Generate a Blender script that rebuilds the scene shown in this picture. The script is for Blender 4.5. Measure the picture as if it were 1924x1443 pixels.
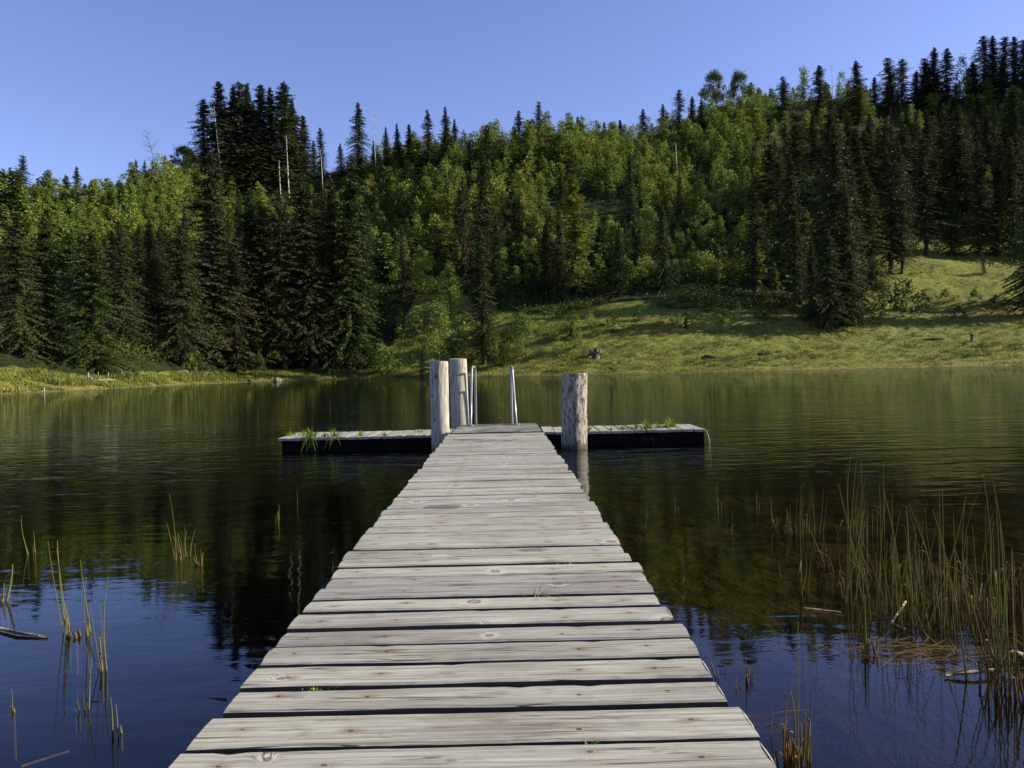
import bpy, math, random
import numpy as np
from mathutils import Vector, Matrix, noise as mnoise

for o in list(bpy.data.objects):
    bpy.data.objects.remove(o)
S = bpy.context.scene
COL = S.collection
R = math.radians
rng = np.random.default_rng(7)
random.seed(7)

# ------------------------------------------------------------------ camera
FPX, CX, CY, W = 1500.0, 962.0, 721.5, 1924.0
HC = 1.10                                   # eye height over the lake
PITCH, ROLL = R(1.15), R(1.28)
FW = Vector((0, math.cos(PITCH), -math.sin(PITCH)))
UP0 = Vector((0, math.sin(PITCH), math.cos(PITCH)))
RT0 = Vector((1, 0, 0))
RT = RT0 * math.cos(ROLL) - UP0 * math.sin(ROLL)
UP = RT0 * math.sin(ROLL) + UP0 * math.cos(ROLL)
cam_d = bpy.data.cameras.new('camera')
cam = bpy.data.objects.new('camera', cam_d)
COL.objects.link(cam)
M = Matrix.Identity(4)
for i in range(3):
    M[i][0], M[i][1], M[i][2] = RT[i], UP[i], -FW[i]
M[2][3] = HC
cam.matrix_world = M
cam_d.sensor_width = 36.0
cam_d.lens = 36.0 * FPX / W
cam_d.clip_start = 0.05
cam_d.clip_end = 3000
S.camera = cam

# ------------------------------------------------------------------ light
SUN_EL, SUN_AZ = R(25), R(86)               # azimuth clockwise from +Y
sun_dir = Vector((math.sin(SUN_AZ) * math.cos(SUN_EL), math.cos(SUN_AZ) * math.cos(SUN_EL), math.sin(SUN_EL)))
wd = bpy.data.worlds.new('World')
S.world = wd
wd.use_nodes = True
nt = wd.node_tree
bg = nt.nodes['Background']
sky = nt.nodes.new('ShaderNodeTexSky')
sky.sky_type = 'NISHITA'
sky.sun_disc = False
sky.sun_elevation = SUN_EL
sky.sun_rotation = SUN_AZ
sky.altitude = 1100
sky.air_density = 1.0
sky.dust_density = 0.8
sky.ozone_density = 3.0
tint = nt.nodes.new('ShaderNodeMix')          # the camera's cool, slightly violet rendering of the blue sky
tint.data_type = 'RGBA'; tint.blend_type = 'MULTIPLY'; tint.inputs[0].default_value = 1.0
tint.inputs[7].default_value = (1.10, .93, 1.14, 1)
nt.links.new(sky.outputs[0], tint.inputs[6])
nt.links.new(tint.outputs[2], bg.inputs[0])
bg.inputs[1].default_value = 0.085
sl = bpy.data.lights.new('sun', 'SUN')
sl.energy = 5.0
sl.angle = R(0.5)
sl.color = (1.0, 0.88, 0.70)
so = bpy.data.objects.new('sun', sl)
COL.objects.link(so)
so.rotation_mode = 'QUATERNION'
so.rotation_quaternion = sun_dir.to_track_quat('Z', 'Y')
so.location = (60, 0, 60)
S.view_settings.view_transform = 'Standard'
S.view_settings.look = 'None'
S.view_settings.exposure = 1.15
S.view_settings.gamma = 1.0
S.render.engine = 'CYCLES'
S.cycles.max_bounces = 6
S.cycles.transparent_max_bounces = 8
S.cycles.diffuse_bounces = 2
S.cycles.caustics_reflective = False
S.cycles.caustics_refractive = False

# ------------------------------------------------------------------ helpers
def ray(px, py):
    return FW * FPX + RT * (px - CX) - UP * (py - CY)

def on_z(px, py, z):
    d = ray(px, py)
    t = (z - HC) / d.z
    return Vector((d.x * t, d.y * t, z))

def hor(u):
    return 691.4 - 0.02234 * (u - 962)

def tag(o, label=None, cat=None, group=None, kind=None):
    if label: o['label'] = label
    if cat: o['category'] = cat
    if group: o['group'] = group
    if kind: o['kind'] = kind
    return o

def link(o, parent=None):
    COL.objects.link(o)
    if parent is not None:
        o.parent = parent
    return o

def empty(name, loc=(0, 0, 0), rz=0.0):
    o = bpy.data.objects.new(name, None)
    o.empty_display_size = 0.3
    o.location = loc
    o.rotation_euler = (0, 0, rz)
    return link(o)

def npmesh(name, V, F, mats, attrs=None, fmat=None, smooth=False):
    """V (n,3), F (m,k) with one k."""
    V = np.asarray(V, dtype=np.float32)
    F = np.asarray(F, dtype=np.int32)
    me = bpy.data.meshes.new(name)
    k = F.shape[1]
    me.vertices.add(len(V))
    me.vertices.foreach_set('co', V.ravel())
    me.loops.add(F.size)
    me.loops.foreach_set('vertex_index', F.ravel())
    me.polygons.add(len(F))
    me.polygons.foreach_set('loop_start', np.arange(0, F.size, k, dtype=np.int32))
    me.polygons.foreach_set('loop_total', np.full(len(F), k, dtype=np.int32))
    if fmat is not None:
        me.polygons.foreach_set('material_index', np.asarray(fmat, dtype=np.int32))
    me.polygons.foreach_set('use_smooth', np.full(len(F), smooth))
    me.update(calc_edges=True)
    for m in (mats if isinstance(mats, (list, tuple)) else [mats]):
        me.materials.append(m)
    for an, arr in (attrs or {}).items():
        arr = np.asarray(arr, dtype=np.float32)
        if arr.ndim == 1:
            a = me.attributes.new(an, 'FLOAT', 'POINT'); a.data.foreach_set('value', arr)
        elif arr.shape[1] == 3:
            a = me.attributes.new(an, 'FLOAT_VECTOR', 'POINT'); a.data.foreach_set('vector', arr.ravel())
        else:
            a = me.attributes.new(an, 'FLOAT_COLOR', 'POINT'); a.data.foreach_set('color', arr.ravel())
    return me

def obj(name, me, parent=None, loc=None):
    o = bpy.data.objects.new(name, me)
    if loc is not None: o.location = loc
    return link(o, parent)

class MB:
    """collects quads"""
    def __init__(s): s.V = []; s.F = []
    def box(s, x0, x1, y0, y1, z0, z1):
        b = len(s.V)
        s.V += [(x0,y0,z0),(x1,y0,z0),(x1,y1,z0),(x0,y1,z0),(x0,y0,z1),(x1,y0,z1),(x1,y1,z1),(x0,y1,z1)]
        s.F += [(b+i,b+j,b+k,b+l) for i,j,k,l in ((0,3,2,1),(4,5,6,7),(0,1,5,4),(1,2,6,5),(2,3,7,6),(3,0,4,7))]
    def tube(s, pts, radii, n=6, cap=True):
        pts = [Vector(p) for p in pts]
        b = len(s.V)
        for i, p in enumerate(pts):
            t = (pts[min(i+1, len(pts)-1)] - pts[max(i-1, 0)])
            t = t.normalized() if t.length > 1e-9 else Vector((0,0,1))
            a = t.cross(Vector((0.31, 0.87, 0.11)) if abs(t.y) < .9 else Vector((1, 0, 0))).normalized()
            c = t.cross(a)
            r = radii[i] if hasattr(radii, '__len__') else radii
            for j in range(n):
                q = 2*math.pi*j/n
                s.V.append(tuple(p + a*(r*math.cos(q)) + c*(r*math.sin(q))))
        for i in range(len(pts)-1):
            for j in range(n):
                k = (j+1) % n
                s.F.append((b+i*n+j, b+i*n+k, b+(i+1)*n+k, b+(i+1)*n+j))
        if cap:
            for base in (b, b+(len(pts)-1)*n):
                c = len(s.V)
                s.V.append(tuple(sum((Vector(s.V[base+j]) for j in range(n)), Vector())/n))
                for j in range(0, n, 2):
                    s.F.append((c, base+j, base+(j+1) % n, base+(j+2) % n))
    def mesh(s, name, m, attrs=None, smooth=False):
        return npmesh(name, s.V, s.F, m, attrs, smooth=smooth)

# ------------------------------------------------------------------ material helpers
class NB:
    def __init__(s, name):
        s.m = bpy.data.materials.new(name); s.m.use_nodes = True
        s.t = s.m.node_tree; s.t.nodes.clear()
        s.out = s.t.nodes.new('ShaderNodeOutputMaterial')
    def n(s, typ, **kw):
        nd = s.t.nodes.new('ShaderNode' + typ)
        for k, v in kw.items():
            if k.startswith('i_'):
                key = k[2:]
                key = int(key) if key.isdigit() else key.replace('_', ' ')
                s.set(nd.inputs[key], v)
            else:
                setattr(nd, k, v)
        return nd
    def set(s, sock, v):
        if isinstance(v, bpy.types.NodeSocket): s.t.links.new(v, sock)
        else: sock.default_value = v
    def math(s, op, a, b=0.0, c=0.0, clamp=False):
        nd = s.t.nodes.new('ShaderNodeMath'); nd.operation = op; nd.use_clamp = clamp
        s.set(nd.inputs[0], a); s.set(nd.inputs[1], b); s.set(nd.inputs[2], c)
        return nd.outputs[0]
    def mix(s, f, a, b):
        nd = s.t.nodes.new('ShaderNodeMix'); nd.data_type = 'RGBA'
        s.set(nd.inputs[0], f); s.set(nd.inputs[6], a); s.set(nd.inputs[7], b)
        return nd.outputs[2]
    def ss(s, x, lo, hi):
        nd = s.t.nodes.new('ShaderNodeMapRange'); nd.interpolation_type = 'SMOOTHSTEP'
        s.set(nd.inputs[0], x); nd.inputs[1].default_value = lo; nd.inputs[2].default_value = hi
        return nd.outputs[0]
    def noise(s, vec, scale, detail=3, rough=.55, dist=0.0):
        nd = s.n('TexNoise'); s.set(nd.inputs['Vector'], vec)
        nd.inputs['Scale'].default_value = scale; nd.inputs['Detail'].default_value = detail
        nd.inputs['Roughness'].default_value = rough; nd.inputs['Distortion'].default_value = dist
        return nd.outputs[0]
    def scale(s, vec, sc, off=(0,0,0)):
        nd = s.n('Mapping'); s.set(nd.inputs['Vector'], vec)
        nd.inputs['Scale'].default_value = sc; nd.inputs['Location'].default_value = off
        return nd.outputs[0]
    def attr(s, name):
        return s.n('Attribute', attribute_name=name)
    def bump(s, h, strength, dist):
        nd = s.n('Bump'); nd.inputs['Strength'].default_value = strength
        nd.inputs['Distance'].default_value = dist; s.set(nd.inputs['Height'], h)
        return nd.outputs[0]
    def pbr(s, col, rough=.8, spec=.3, normal=None, metal=0.0):
        p = s.n('BsdfPrincipled'); s.set(p.inputs['Base Color'], col); s.set(p.inputs['Roughness'], rough)
        p.inputs['Specular IOR Level'].default_value = spec; p.inputs['Metallic'].default_value = metal
        if normal is not None: s.set(p.inputs['Normal'], normal)
        return p.outputs[0]
    def done(s, sh):
        s.t.links.new(sh, s.out.inputs[0]); return s.m

def C(r, g, b): return (r, g, b, 1.0)

def foliage(name, c1, c2, c3=None, trans=.25, rough=.55):
    b = NB(name)
    r = b.attr('rnd').outputs['Fac']
    oi = b.n('ObjectInfo').outputs['Random']
    tr = b.attr('trnd').outputs['Fac']
    f = b.math('ADD', b.math('MULTIPLY', r, .55), b.math('MULTIPLY', oi, .45))
    f = b.math('ADD', b.math('MULTIPLY', f, .6), b.math('MULTIPLY', tr, .8), clamp=True) if c3 is None else f
    col = b.mix(f, c1, c2)
    if c3 is not None:
        w = b.ss(b.math('FRACT', b.math('ADD', b.math('MULTIPLY', oi, 7.31), tr)), .72, .95)
        col = b.mix(b.math('MULTIPLY', w, .5), col, c3)
    p = b.pbr(col, rough, .08)
    t = b.n('BsdfTranslucent'); b.set(t.inputs[0], col)
    mx = b.n('MixShader'); mx.inputs[0].default_value = trans
    b.t.links.new(p, mx.inputs[1]); b.t.links.new(t.outputs[0], mx.inputs[2])
    return b.done(mx.outputs[0])

m_spruce = foliage('spruce_needles', C(.026,.038,.013), C(.082,.098,.034), trans=.16)
m_spruce_lit = foliage('spruce_needles_fresh', C(.030,.046,.012), C(.075,.098,.026), trans=.15)
m_spruce_brown = foliage('spruce_needles_dry', C(.032,.036,.016), C(.080,.080,.036), trans=.14)
m_leaf = foliage('young_leaves', C(.075,.122,.024), C(.222,.292,.058), C(.27,.26,.05), trans=.22)
m_leaf_yel = foliage('yellow_leaves', C(.12,.15,.025), C(.22,.22,.035), trans=.3)
m_larch = foliage('larch_needles', C(.09,.115,.02), C(.21,.225,.04), trans=.25)
m_brush = foliage('brush_leaves', C(.035,.055,.014), C(.115,.15,.034), trans=.25)
m_grassblade = foliage('meadow_blades', C(.066,.092,.018), C(.235,.235,.052), trans=.25)
m_tuft = foliage('dock_grass', C(.10,.17,.02), C(.24,.32,.05), trans=.3)

def bark_mat(name, c1, c2, sc=6.0):
    b = NB(name)
    g = b.n('TexCoord').outputs['Object']
    f = b.noise(b.scale(g, (1, 1, .25)), sc, 4)
    return b.done(b.pbr(b.mix(b.ss(f, .35, .65), c1, c2), .9, .2, b.bump(f, .6, .05)))
m_bark = bark_mat('bark', C(.028,.023,.017), C(.075,.06,.045))
m_snag = bark_mat('bleached_wood', C(.30,.27,.23), C(.52,.48,.42))

# ------------------------------------------------------------------ terrain
COLS = [-500, 0, 200, 330, 450, 680, 800, 1000, 1250, 1500, 1750, 1924, 2060, 2400, 3000]
SHORE = [767, 741, 731, 723.5, 718, 711.5, 709.5, 706.5, 701.5, 696, 690.5, 687, 684, 676.5, 664]
PROF = {   # rows after the shore: (depth, picture height of the ground)
    -500: [(58, 716), (93, 622), (110, 570), (130, 455)],
    0:    [(66, 707), (93, 612), (112, 530), (140, 405)],
    200:  [(79, 713), (98, 636), (125, 525), (160, 388)],
    330:  [(100, 706), (118, 640), (145, 512), (185, 352)],
    450:  [(114, 707), (130, 650), (170, 480), (208, 335)],
    680:  [(124, 702), (136, 650), (168, 500), (218, 325)],
    800:  [(121, 695), (136, 625), (160, 525), (218, 310)],
    1000: [(112, 683), (127, 612), (152, 530), (228, 285)],
    1250: [(109, 676), (124, 600), (146, 550), (240, 280)],
    1500: [(110, 662), (128, 596), (150, 540), (262, 212)],
    1750: [(110, 655), (128, 606), (176, 484), (282, 214)],
    1924: [(107, 650), (126, 600), (178, 480), (290, 196)],
    2060: [(107, 648), (126, 598), (180, 470), (290, 165)],
    2400: [(106, 640), (126, 590), (180, 370), (290, -200)],  # unseen spur right of the frame, raised to shade the right slope
    3000: [(106, 625), (126, 575), (180, 320), (290, -300)],  # same raised spur, farther out of view
}
_D = np.zeros((len(COLS), 7)); _Z = np.zeros((len(COLS), 7))
for i, c in enumerate(COLS):
    ds = FPX * HC / (SHORE[i] - hor(c))
    _D[i, 0], _Z[i, 0] = ds - 16, -6.0
    _D[i, 1], _Z[i, 1] = ds, 0.0
    for k, (d, y) in enumerate(PROF[c]):
        _D[i, 2+k], _Z[i, 2+k] = d, HC + (hor(c) - y) / FPX * d
    _D[i, 6], _Z[i, 6] = _D[i, 5] + 110, _Z[i, 5] - 18

def smooth_cols(A, u):
    """A interpolated across columns with a little rounding"""
    r = 0
    for du, w in ((-60, .25), (0, .5), (60, .25)):
        r = r + w * np.array([np.interp(u + du, COLS, A[:, k]) for k in range(7)])
    return r

_cache = {}
def prof(u):
    key = int(round(u / 6.0))
    if key not in _cache:
        uu = key * 6.0
        _cache[key] = (smooth_cols(_D, uu), smooth_cols(_Z, uu))
    return _cache[key]

def pchip(xs, ys, x):
    h = np.diff(xs); d = np.diff(ys) / h
    m = np.zeros(len(xs)); m[0] = d[0]; m[-1] = d[-1]
    for i in range(1, len(xs)-1):
        m[i] = 0 if d[i-1]*d[i] <= 0 else 2*d[i-1]*d[i]/(d[i-1]+d[i])
    x = min(max(x, xs[0]), xs[-1])
    i = min(int(np.searchsorted(xs, x, side='right'))-1, len(xs)-2)
    t = (x-xs[i])/h[i]
    return ((2*t**3-3*t*t+1)*ys[i] + (t**3-2*t*t+t)*h[i]*m[i] + (-2*t**3+3*t*t)*ys[i+1] + (t**3-t*t)*h[i]*m[i+1])

def zt(x, y):
    u = x / y * FPX + CX
    D, Z = prof(u)
    z = pchip(D, Z, y)
    rel = y - D[1]
    if rel > -3:
        k = min(max((rel) / 6.0, 0), 1)
        n1 = mnoise.noise(Vector((x*.045, y*.09, 1.7)))
        n2 = mnoise.noise(Vector((x*.16, y*.4, 5.1)))
        f = min(max((y - D[3]) / 15, 0), 1)
        z += k * (n1*(.7 + 2.2*f) + n2*(.28 + .3*f) + .30*mnoise.noise(Vector((x*.55, y*1.0, 2))) + .16*mnoise.noise(Vector((x*1.3, y*1.9, 6))))
        if 640 < u < 1500:                      # cattle terraces on the bank
            a = min((u-640)/80, 1)*min(max((1500-u)/350, 0), 1)*min(max(rel-5, 0)/6, 1)*min(max((158-y)/10, 0), 1)
            q = (y*.105 + .5*mnoise.noise(Vector((x*.03, y*.03, 8)))) % 1.0
            z += a*(.62*(1-q) if q > .22 else .62*q/.22*.78)
        z = max(z, .02*k) if rel > 0 else z
    return z

def hit(px, py):
    d = ray(px, py); d = d / d.y
    prev = None
    y = 45.0
    while y < 330:
        if HC + d.z*y <= zt(d.x*y, y) and y > prof(px)[0][1] - 1:
            return Vector((d.x*y, y, zt(d.x*y, y)))
        y += .5
    y = prof(px)[0][5] + 4
    return Vector((d.x*y, y, zt(d.x*y, y)))

us = np.concatenate([np.arange(-1500, -160, 16.0), np.arange(-160, 2090, 7.5), np.arange(2090, 3300.1, 16.0)])
ss_ = np.concatenate([np.linspace(0, 1, 12)[:-1], np.linspace(1, 2, 18)[:-1], np.linspace(2, 3, 46)[:-1], np.linspace(3, 4, 48)[:-1], np.linspace(4, 5, 50)[:-1], np.linspace(5, 6, 12)])
TV = np.zeros((len(us), len(ss_), 3)); cover = np.zeros((len(us), len(ss_)))
for i, u in enumerate(us):
    D, Z = prof(u)
    for j, s in enumerate(ss_):
        k = min(int(s), 5)
        y = D[k] + (D[k+1]-D[k])*(s-k)
        x = (u - CX)/FPX*y
        TV[i, j] = (x, y, zt(x, y))
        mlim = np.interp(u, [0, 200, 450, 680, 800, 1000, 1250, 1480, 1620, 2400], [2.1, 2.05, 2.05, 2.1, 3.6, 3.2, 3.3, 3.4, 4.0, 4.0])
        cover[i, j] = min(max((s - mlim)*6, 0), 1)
ni, nj = len(us), len(ss_)
idx = np.arange(ni*nj).reshape(ni, nj)
TF = np.stack([idx[:-1, :-1], idx[1:, :-1], idx[1:, 1:], idx[:-1, 1:]], -1).reshape(-1, 4)

b = NB('hill_ground')
pos = b.n('NewGeometry').outputs['Position']
cv = b.attr('cover').outputs['Fac']
n1 = b.noise(b.scale(pos, (.12, .25, .25)), 1, 5, .65)
n2 = b.noise(b.scale(pos, (1.1, 1.6, 1.6)), 1, 5, .7)
n3 = b.noise(b.scale(pos, (.05, .08, .08), (9, 2, 3)), 1, 3, .5)
gcol = b.mix(b.ss(n2, .3, .7), C(.066,.092,.015), C(.190,.198,.038))
gcol = b.mix(b.math('MULTIPLY', b.ss(n1, .46, .66), .55), gcol, C(.125,.088,.034))
gcol = b.mix(b.math('MULTIPLY', b.ss(n3, .5, .7), .5), gcol, C(.10,.145,.022))
sep = b.n('SeparateXYZ'); b.set(sep.inputs[0], pos)
shore = b.math('SUBTRACT', 1.0, b.ss(b.math('ADD', sep.outputs[2], b.math('MULTIPLY', n1, .5)), .45, .95))
gcol = b.mix(b.math('MULTIPLY', shore, .55), gcol, C(.22,.175,.055))
mud = b.math('SUBTRACT', 1.0, b.ss(sep.outputs[2], .03, .16))
gcol = b.mix(b.math('MULTIPLY', mud, .7), gcol, C(.075,.075,.04))
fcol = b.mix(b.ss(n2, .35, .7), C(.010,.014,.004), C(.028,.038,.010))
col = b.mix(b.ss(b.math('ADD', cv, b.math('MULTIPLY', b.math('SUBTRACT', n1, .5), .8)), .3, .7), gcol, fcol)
under = b.math('SUBTRACT', 1.0, b.ss(sep.outputs[2], -.12, -.01))
col = b.mix(under, col, C(.012,.011,.006))
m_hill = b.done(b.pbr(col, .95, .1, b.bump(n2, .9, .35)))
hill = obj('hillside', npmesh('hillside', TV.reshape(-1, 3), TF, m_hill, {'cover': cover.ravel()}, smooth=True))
tag(hill, kind='structure')

# lake bed, near part, with weed patches in the material
b = NB('lake_bed')
pos = b.n('NewGeometry').outputs['Position']
n1 = b.noise(b.scale(pos, (.7, .5, 1)), 1, 3, .6)
n2 = b.noise(b.scale(pos, (4, 2.2, 1)), 1, 5, .65, .6)
sp_ = b.n('SeparateXYZ'); b.set(sp_.inputs[0], pos)
shallow = b.math('MULTIPLY', b.math('MULTIPLY', b.ss(sp_.outputs[0], -.5, .8), b.math('ADD', .35, b.math('MULTIPLY', .65, b.ss(sp_.outputs[1], 4.0, 6.5)))), b.math('SUBTRACT', 1.0, b.ss(sp_.outputs[1], 7.5, 15.)))   # weed grows on the shelf by the right bank
w = b.math('MULTIPLY', b.math('MULTIPLY', b.ss(n1, .34, .58), b.ss(n2, .36, .62)), shallow)
col = b.mix(w, C(.007,.0055,.003), C(.066,.058,.015))
m_bed = b.done(b.pbr(col, .95, .1, b.bump(n2, .8, .2)))
gx, gy = np.arange(-44, 46.1, 1.0), np.concatenate([np.arange(-14, 20, .5), np.arange(20, 110, 2.0)])
V = np.array([[(x, y, -.62 - .012*max(y, 0) - .035*max(0, -x-.5) + .10*mnoise.noise(Vector((x*.5, y*.5, 0)))) for y in gy] for x in gx]).reshape(-1, 3)
ii = np.arange(len(V)).reshape(len(gx), len(gy))
BF = np.stack([ii[:-1, :-1], ii[1:, :-1], ii[1:, 1:], ii[:-1, 1:]], -1).reshape(-1, 4)
tag(obj('lake_bed', npmesh('lake_bed', V, BF, m_bed, smooth=True)), kind='structure')

# water
b = NB('lake_water')
pos = b.n('NewGeometry').outputs['Position']
sep = b.n('SeparateXYZ'); b.set(sep.inputs[0], pos)
w1 = b.noise(b.scale(pos, (1.2, 3.2, 1)), 1, 2, .5, .4)
w2 = b.noise(b.scale(pos, (4.5, 11., 1)), 1, 3, .55, .5)
calm = b.ss(sep.outputs[1], 4.2, 13.)          # the corner by the bank lies out of the breeze
patch = b.ss(b.noise(b.scale(pos, (.10, .16, 1)), 1, 2), .3, .7)
amp = b.math('ADD', .075, b.math('MULTIPLY', calm, b.math('ADD', .45, b.math('MULTIPLY', patch, .55))))
h = b.math('MULTIPLY', b.math('ADD', b.math('MULTIPLY', w1, .9), b.math('MULTIPLY', w2, .32)), amp)
nrm = b.bump(h, 1.0, .036)
lw = b.n('LayerWeight'); lw.inputs[0].default_value = .5; b.set(lw.inputs['Normal'], nrm)      # Schlick reflection, the same from both sides
fres = b.math('ADD', .03, b.math('MULTIPLY', .97, b.math('POWER', lw.outputs['Facing'], 5.0)))
gl = b.n('BsdfGlossy'); gl.inputs['Color'].default_value = C(.86,.91,1.0); gl.inputs['Roughness'].default_value = .02; b.set(gl.inputs['Normal'], nrm)
tr = b.n('BsdfTransparent'); tr.inputs[0].default_value = C(.50,.46,.32)
mx = b.n('MixShader'); b.set(mx.inputs[0], fres)
b.t.links.new(tr.outputs[0], mx.inputs[1]); b.t.links.new(gl.outputs[0], mx.inputs[2])
m_water = b.done(mx.outputs[0])
mb = MB()
mb.V = [(-320, -60, 0), (320, -60, 0), (320, 190, 0), (-320, 190, 0)]; mb.F = [(0, 1, 2, 3)]
tag(obj('lake_water', mb.mesh('lake_water', m_water)), kind='structure')

# ------------------------------------------------------------------ foliage building blocks
def sprays(P, D, L, Wd, jit=.5, r=rng):
    """rhombic leaf faces: base P, direction D (unit), length L, width Wd -> V, F"""
    n = len(P)
    D = D / np.linalg.norm(D, axis=1, keepdims=True)
    A = r.normal(size=(n, 3)) * jit + np.array([0, 0, 1.0])
    S_ = np.cross(D, A); S_ /= np.maximum(np.linalg.norm(S_, axis=1, keepdims=True), 1e-6)
    L = np.asarray(L).reshape(-1, 1); Wd = np.asarray(Wd).reshape(-1, 1)
    mid = P + D*L*.45
    V = np.stack([P, mid - S_*Wd*.5, P + D*L, mid + S_*Wd*.5], 1).reshape(-1, 3)
    F = np.arange(4*n).reshape(n, 4)
    return V, F

def spruce_mesh(name, seed, H, Rd, zlo, gap, droop, mat, step=.29, top_round=.85, irregular=.45, spray=.31):
    r = np.random.default_rng(seed)
    P, D, L, Wd = [], [], [], []
    z = zlo
    lump = r.uniform(0, 6.28, 4)
    while z < H - .25:
        t = (z - zlo)/(H - zlo)
        rad = Rd*((1-t)**top_round)*(1 + .20*math.sin(z*1.1+lump[0]) + .14*math.sin(z*2.7+lump[1])) + .12
        nb = int(r.integers(6, 10)) if t < .9 else 5
        for q in range(nb):
            az = r.uniform(0, 6.283); z0 = z; z = z0 + r.normal()*.16*(1-t)
            g = gap + .25*max(0, math.sin(az*1.0 + z*.8 + lump[2]))*irregular
            if r.random() < g: z = z0; continue
            ln = rad*r.uniform(1-irregular*1.6, 1.12)
            if ln < .12: z = z0; continue
            el = -.32*(1-t) + .55*t*t + r.normal()*.10
            ca, sa = math.cos(az), math.sin(az)
            s = .12*ln
            st = .21 + .05*(ln > 2)
            while s < ln:
                f = s/ln
                zz = z + s*math.sin(el) - droop*s*s/max(ln, .5)*.30 + .12*droop*ln*max(0, f-.75)
                c = np.array([ca*s*math.cos(el), sa*s*math.cos(el), zz])
                out = np.array([ca, sa, math.sin(el) - droop*.5*f])
                side = np.array([-sa, ca, 0])
                sz = spray*(.75 + .5*r.random())
                P.append(c); D.append(out + r.normal(size=3)*.2); L.append(sz*1.15); Wd.append(sz*.55)
                wl = (.28 + .32*(1-f)*min(ln, 3)/3)
                for sg in (-1, 1):
                    P.append(c + side*sg*.05)
                    D.append(out*.55 + side*sg*(.8+.3*r.random()) + np.array([0, 0, -.25-.75*droop*r.random()]) + r.normal(size=3)*.15)
                    L.append(sz*(.8+wl*1.1)); Wd.append(sz*.5)
                if r.random() < .55*droop + .1:
                    P.append(c); D.append(np.array([ca*.25, sa*.25, -1]) + r.normal(size=3)*.2)
                    L.append(sz*1.1); Wd.append(sz*.45)
                s += st
            z = z0
        z += step*(1.15 - .45*t)*r.uniform(.8, 1.25)
    for q in range(10):
        zz = H - .9 + q*.085
        a = r.uniform(0, 6.28)
        P.append(np.array([0, 0, zz])); D.append(np.array([math.cos(a)*.6, math.sin(a)*.6, .9]))
        L.append(.34); Wd.append(.14)
    P.append(np.array([0, 0, H-.45])); D.append(np.array([0, 0, 1.0])); L.append(.6); Wd.append(.10)
    V, F = sprays(np.array(P), np.array(D), np.array(L), np.array(Wd), .55, r)
    return npmesh(name, V, F, mat, {'rnd': np.repeat(r.random(len(F)), 4)})

def trunk_mesh(name, H, r0, mat, seed=0, bend=.0, n=7, limbs=0, limb_len=1.0, limb_z=(.3, .95), up=.1, r1=.015):
    r = np.random.default_rng(seed)
    mb = MB()
    ph = r.uniform(0, 6.28)
    ctr = lambda z: Vector((bend*math.sin(z/H*2.2+ph) - bend*math.sin(ph), bend*math.cos(z/H*1.7+ph) - bend*math.cos(ph), z))
    zs = [-.4] + [H*k/9 for k in range(10)]
    mb.tube([ctr(max(z, 0)) + Vector((0, 0, min(z, 0))) for z in zs], [r0*1.25] + [r0 + (r1-r0)*k/9 for k in range(10)], n)
    for k in range(limbs):
        z = H*r.uniform(*limb_z); a = r.uniform(0, 6.28); ln = limb_len*r.uniform(.4, 1.1)*(1.15 - z/H*.6)
        c = ctr(z); d = Vector((math.cos(a), math.sin(a), up + r.normal()*.15))
        rr = max(.012, r0*.22)
        mb.tube([c, c + d*ln*.5 + Vector((0, 0, -.05*ln)), c + d*ln + Vector((0, 0, .1*ln))], [rr, rr*.6, rr*.2], 4, False)
    return mb.mesh(name, mat)

def broadleaf_arrays(seed, H, Rx, zlo, clumps, per, leaf, flare=.5, spread=.19):
    r = np.random.default_rng(seed)
    P, D = [], []
    for k in range(clumps):
        t = r.random()**.85
        z = zlo + (H-zlo)*t
        prof_ = (math.sin(math.pi*min(1, (t*.86+.13)))**flare)*(1 - .45*t)
        a = r.uniform(0, 6.283); rr = Rx*prof_*math.sqrt(r.uniform(.12, 1))*1.15
        c = np.array([math.cos(a)*rr, math.sin(a)*rr, z])
        m = int(per*r.uniform(.6, 1.4))
        sg = np.array([H*spread*.55, H*spread*.55, H*spread*.62])*r.uniform(.45, .95)
        pts = c + r.normal(size=(m, 3))*sg*.55
        P.append(pts)
        d = r.normal(size=(m, 3)) + (pts - np.array([0, 0, z*.9]))*.35 + np.array([0, 0, .5])
        D.append(d)
    P = np.concatenate(P); D = np.concatenate(D)
    keep = P[:, 2] > zlo*.6
    P, D = P[keep], D[keep]
    n = len(P)
    V, F = sprays(P, D, leaf*r.uniform(.7, 1.4, n), leaf*r.uniform(.45, .8, n), 1.2, r)
    return V, F, np.repeat(r.random(n), 4)

SPR = {}
def spr(key, H, Rd, mat, seed, **kw):
    SPR[key] = (spruce_mesh('crown_'+key, seed, H, Rd, kw.pop('zlo', 1.0), kw.pop('gap', .03), kw.pop('droop', .7), mat, **kw),
                trunk_mesh('trunk_'+key, H*.985, H*.013+.04, m_bark, seed, .06), H)
spr('tall', 26, 4.7, m_spruce, 11, zlo=1.2, top_round=.72)
spr('wide', 22, 5.6, m_spruce, 12, zlo=.6, droop=.9, top_round=.75)
spr('narrow', 26, 3.7, m_spruce, 13, zlo=2.0, gap=.12, irregular=.42, top_round=.7)
spr('ragged', 26, 4.4, m_spruce, 14, zlo=4.5, gap=.25, irregular=.55, top_round=.55)
spr('fresh', 20, 5.0, m_spruce_lit, 15, zlo=.4, droop=.8, top_round=.72)
spr('fresh_narrow', 24, 4.0, m_spruce_lit, 16, zlo=1.0, gap=.1, top_round=.7)
spr('dry', 25, 4.2, m_spruce_brown, 17, zlo=1.5, gap=.16, irregular=.5, top_round=.65)
spr('small', 8, 2.4, m_spruce, 18, zlo=.2, step=.25, spray=.22)
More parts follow.
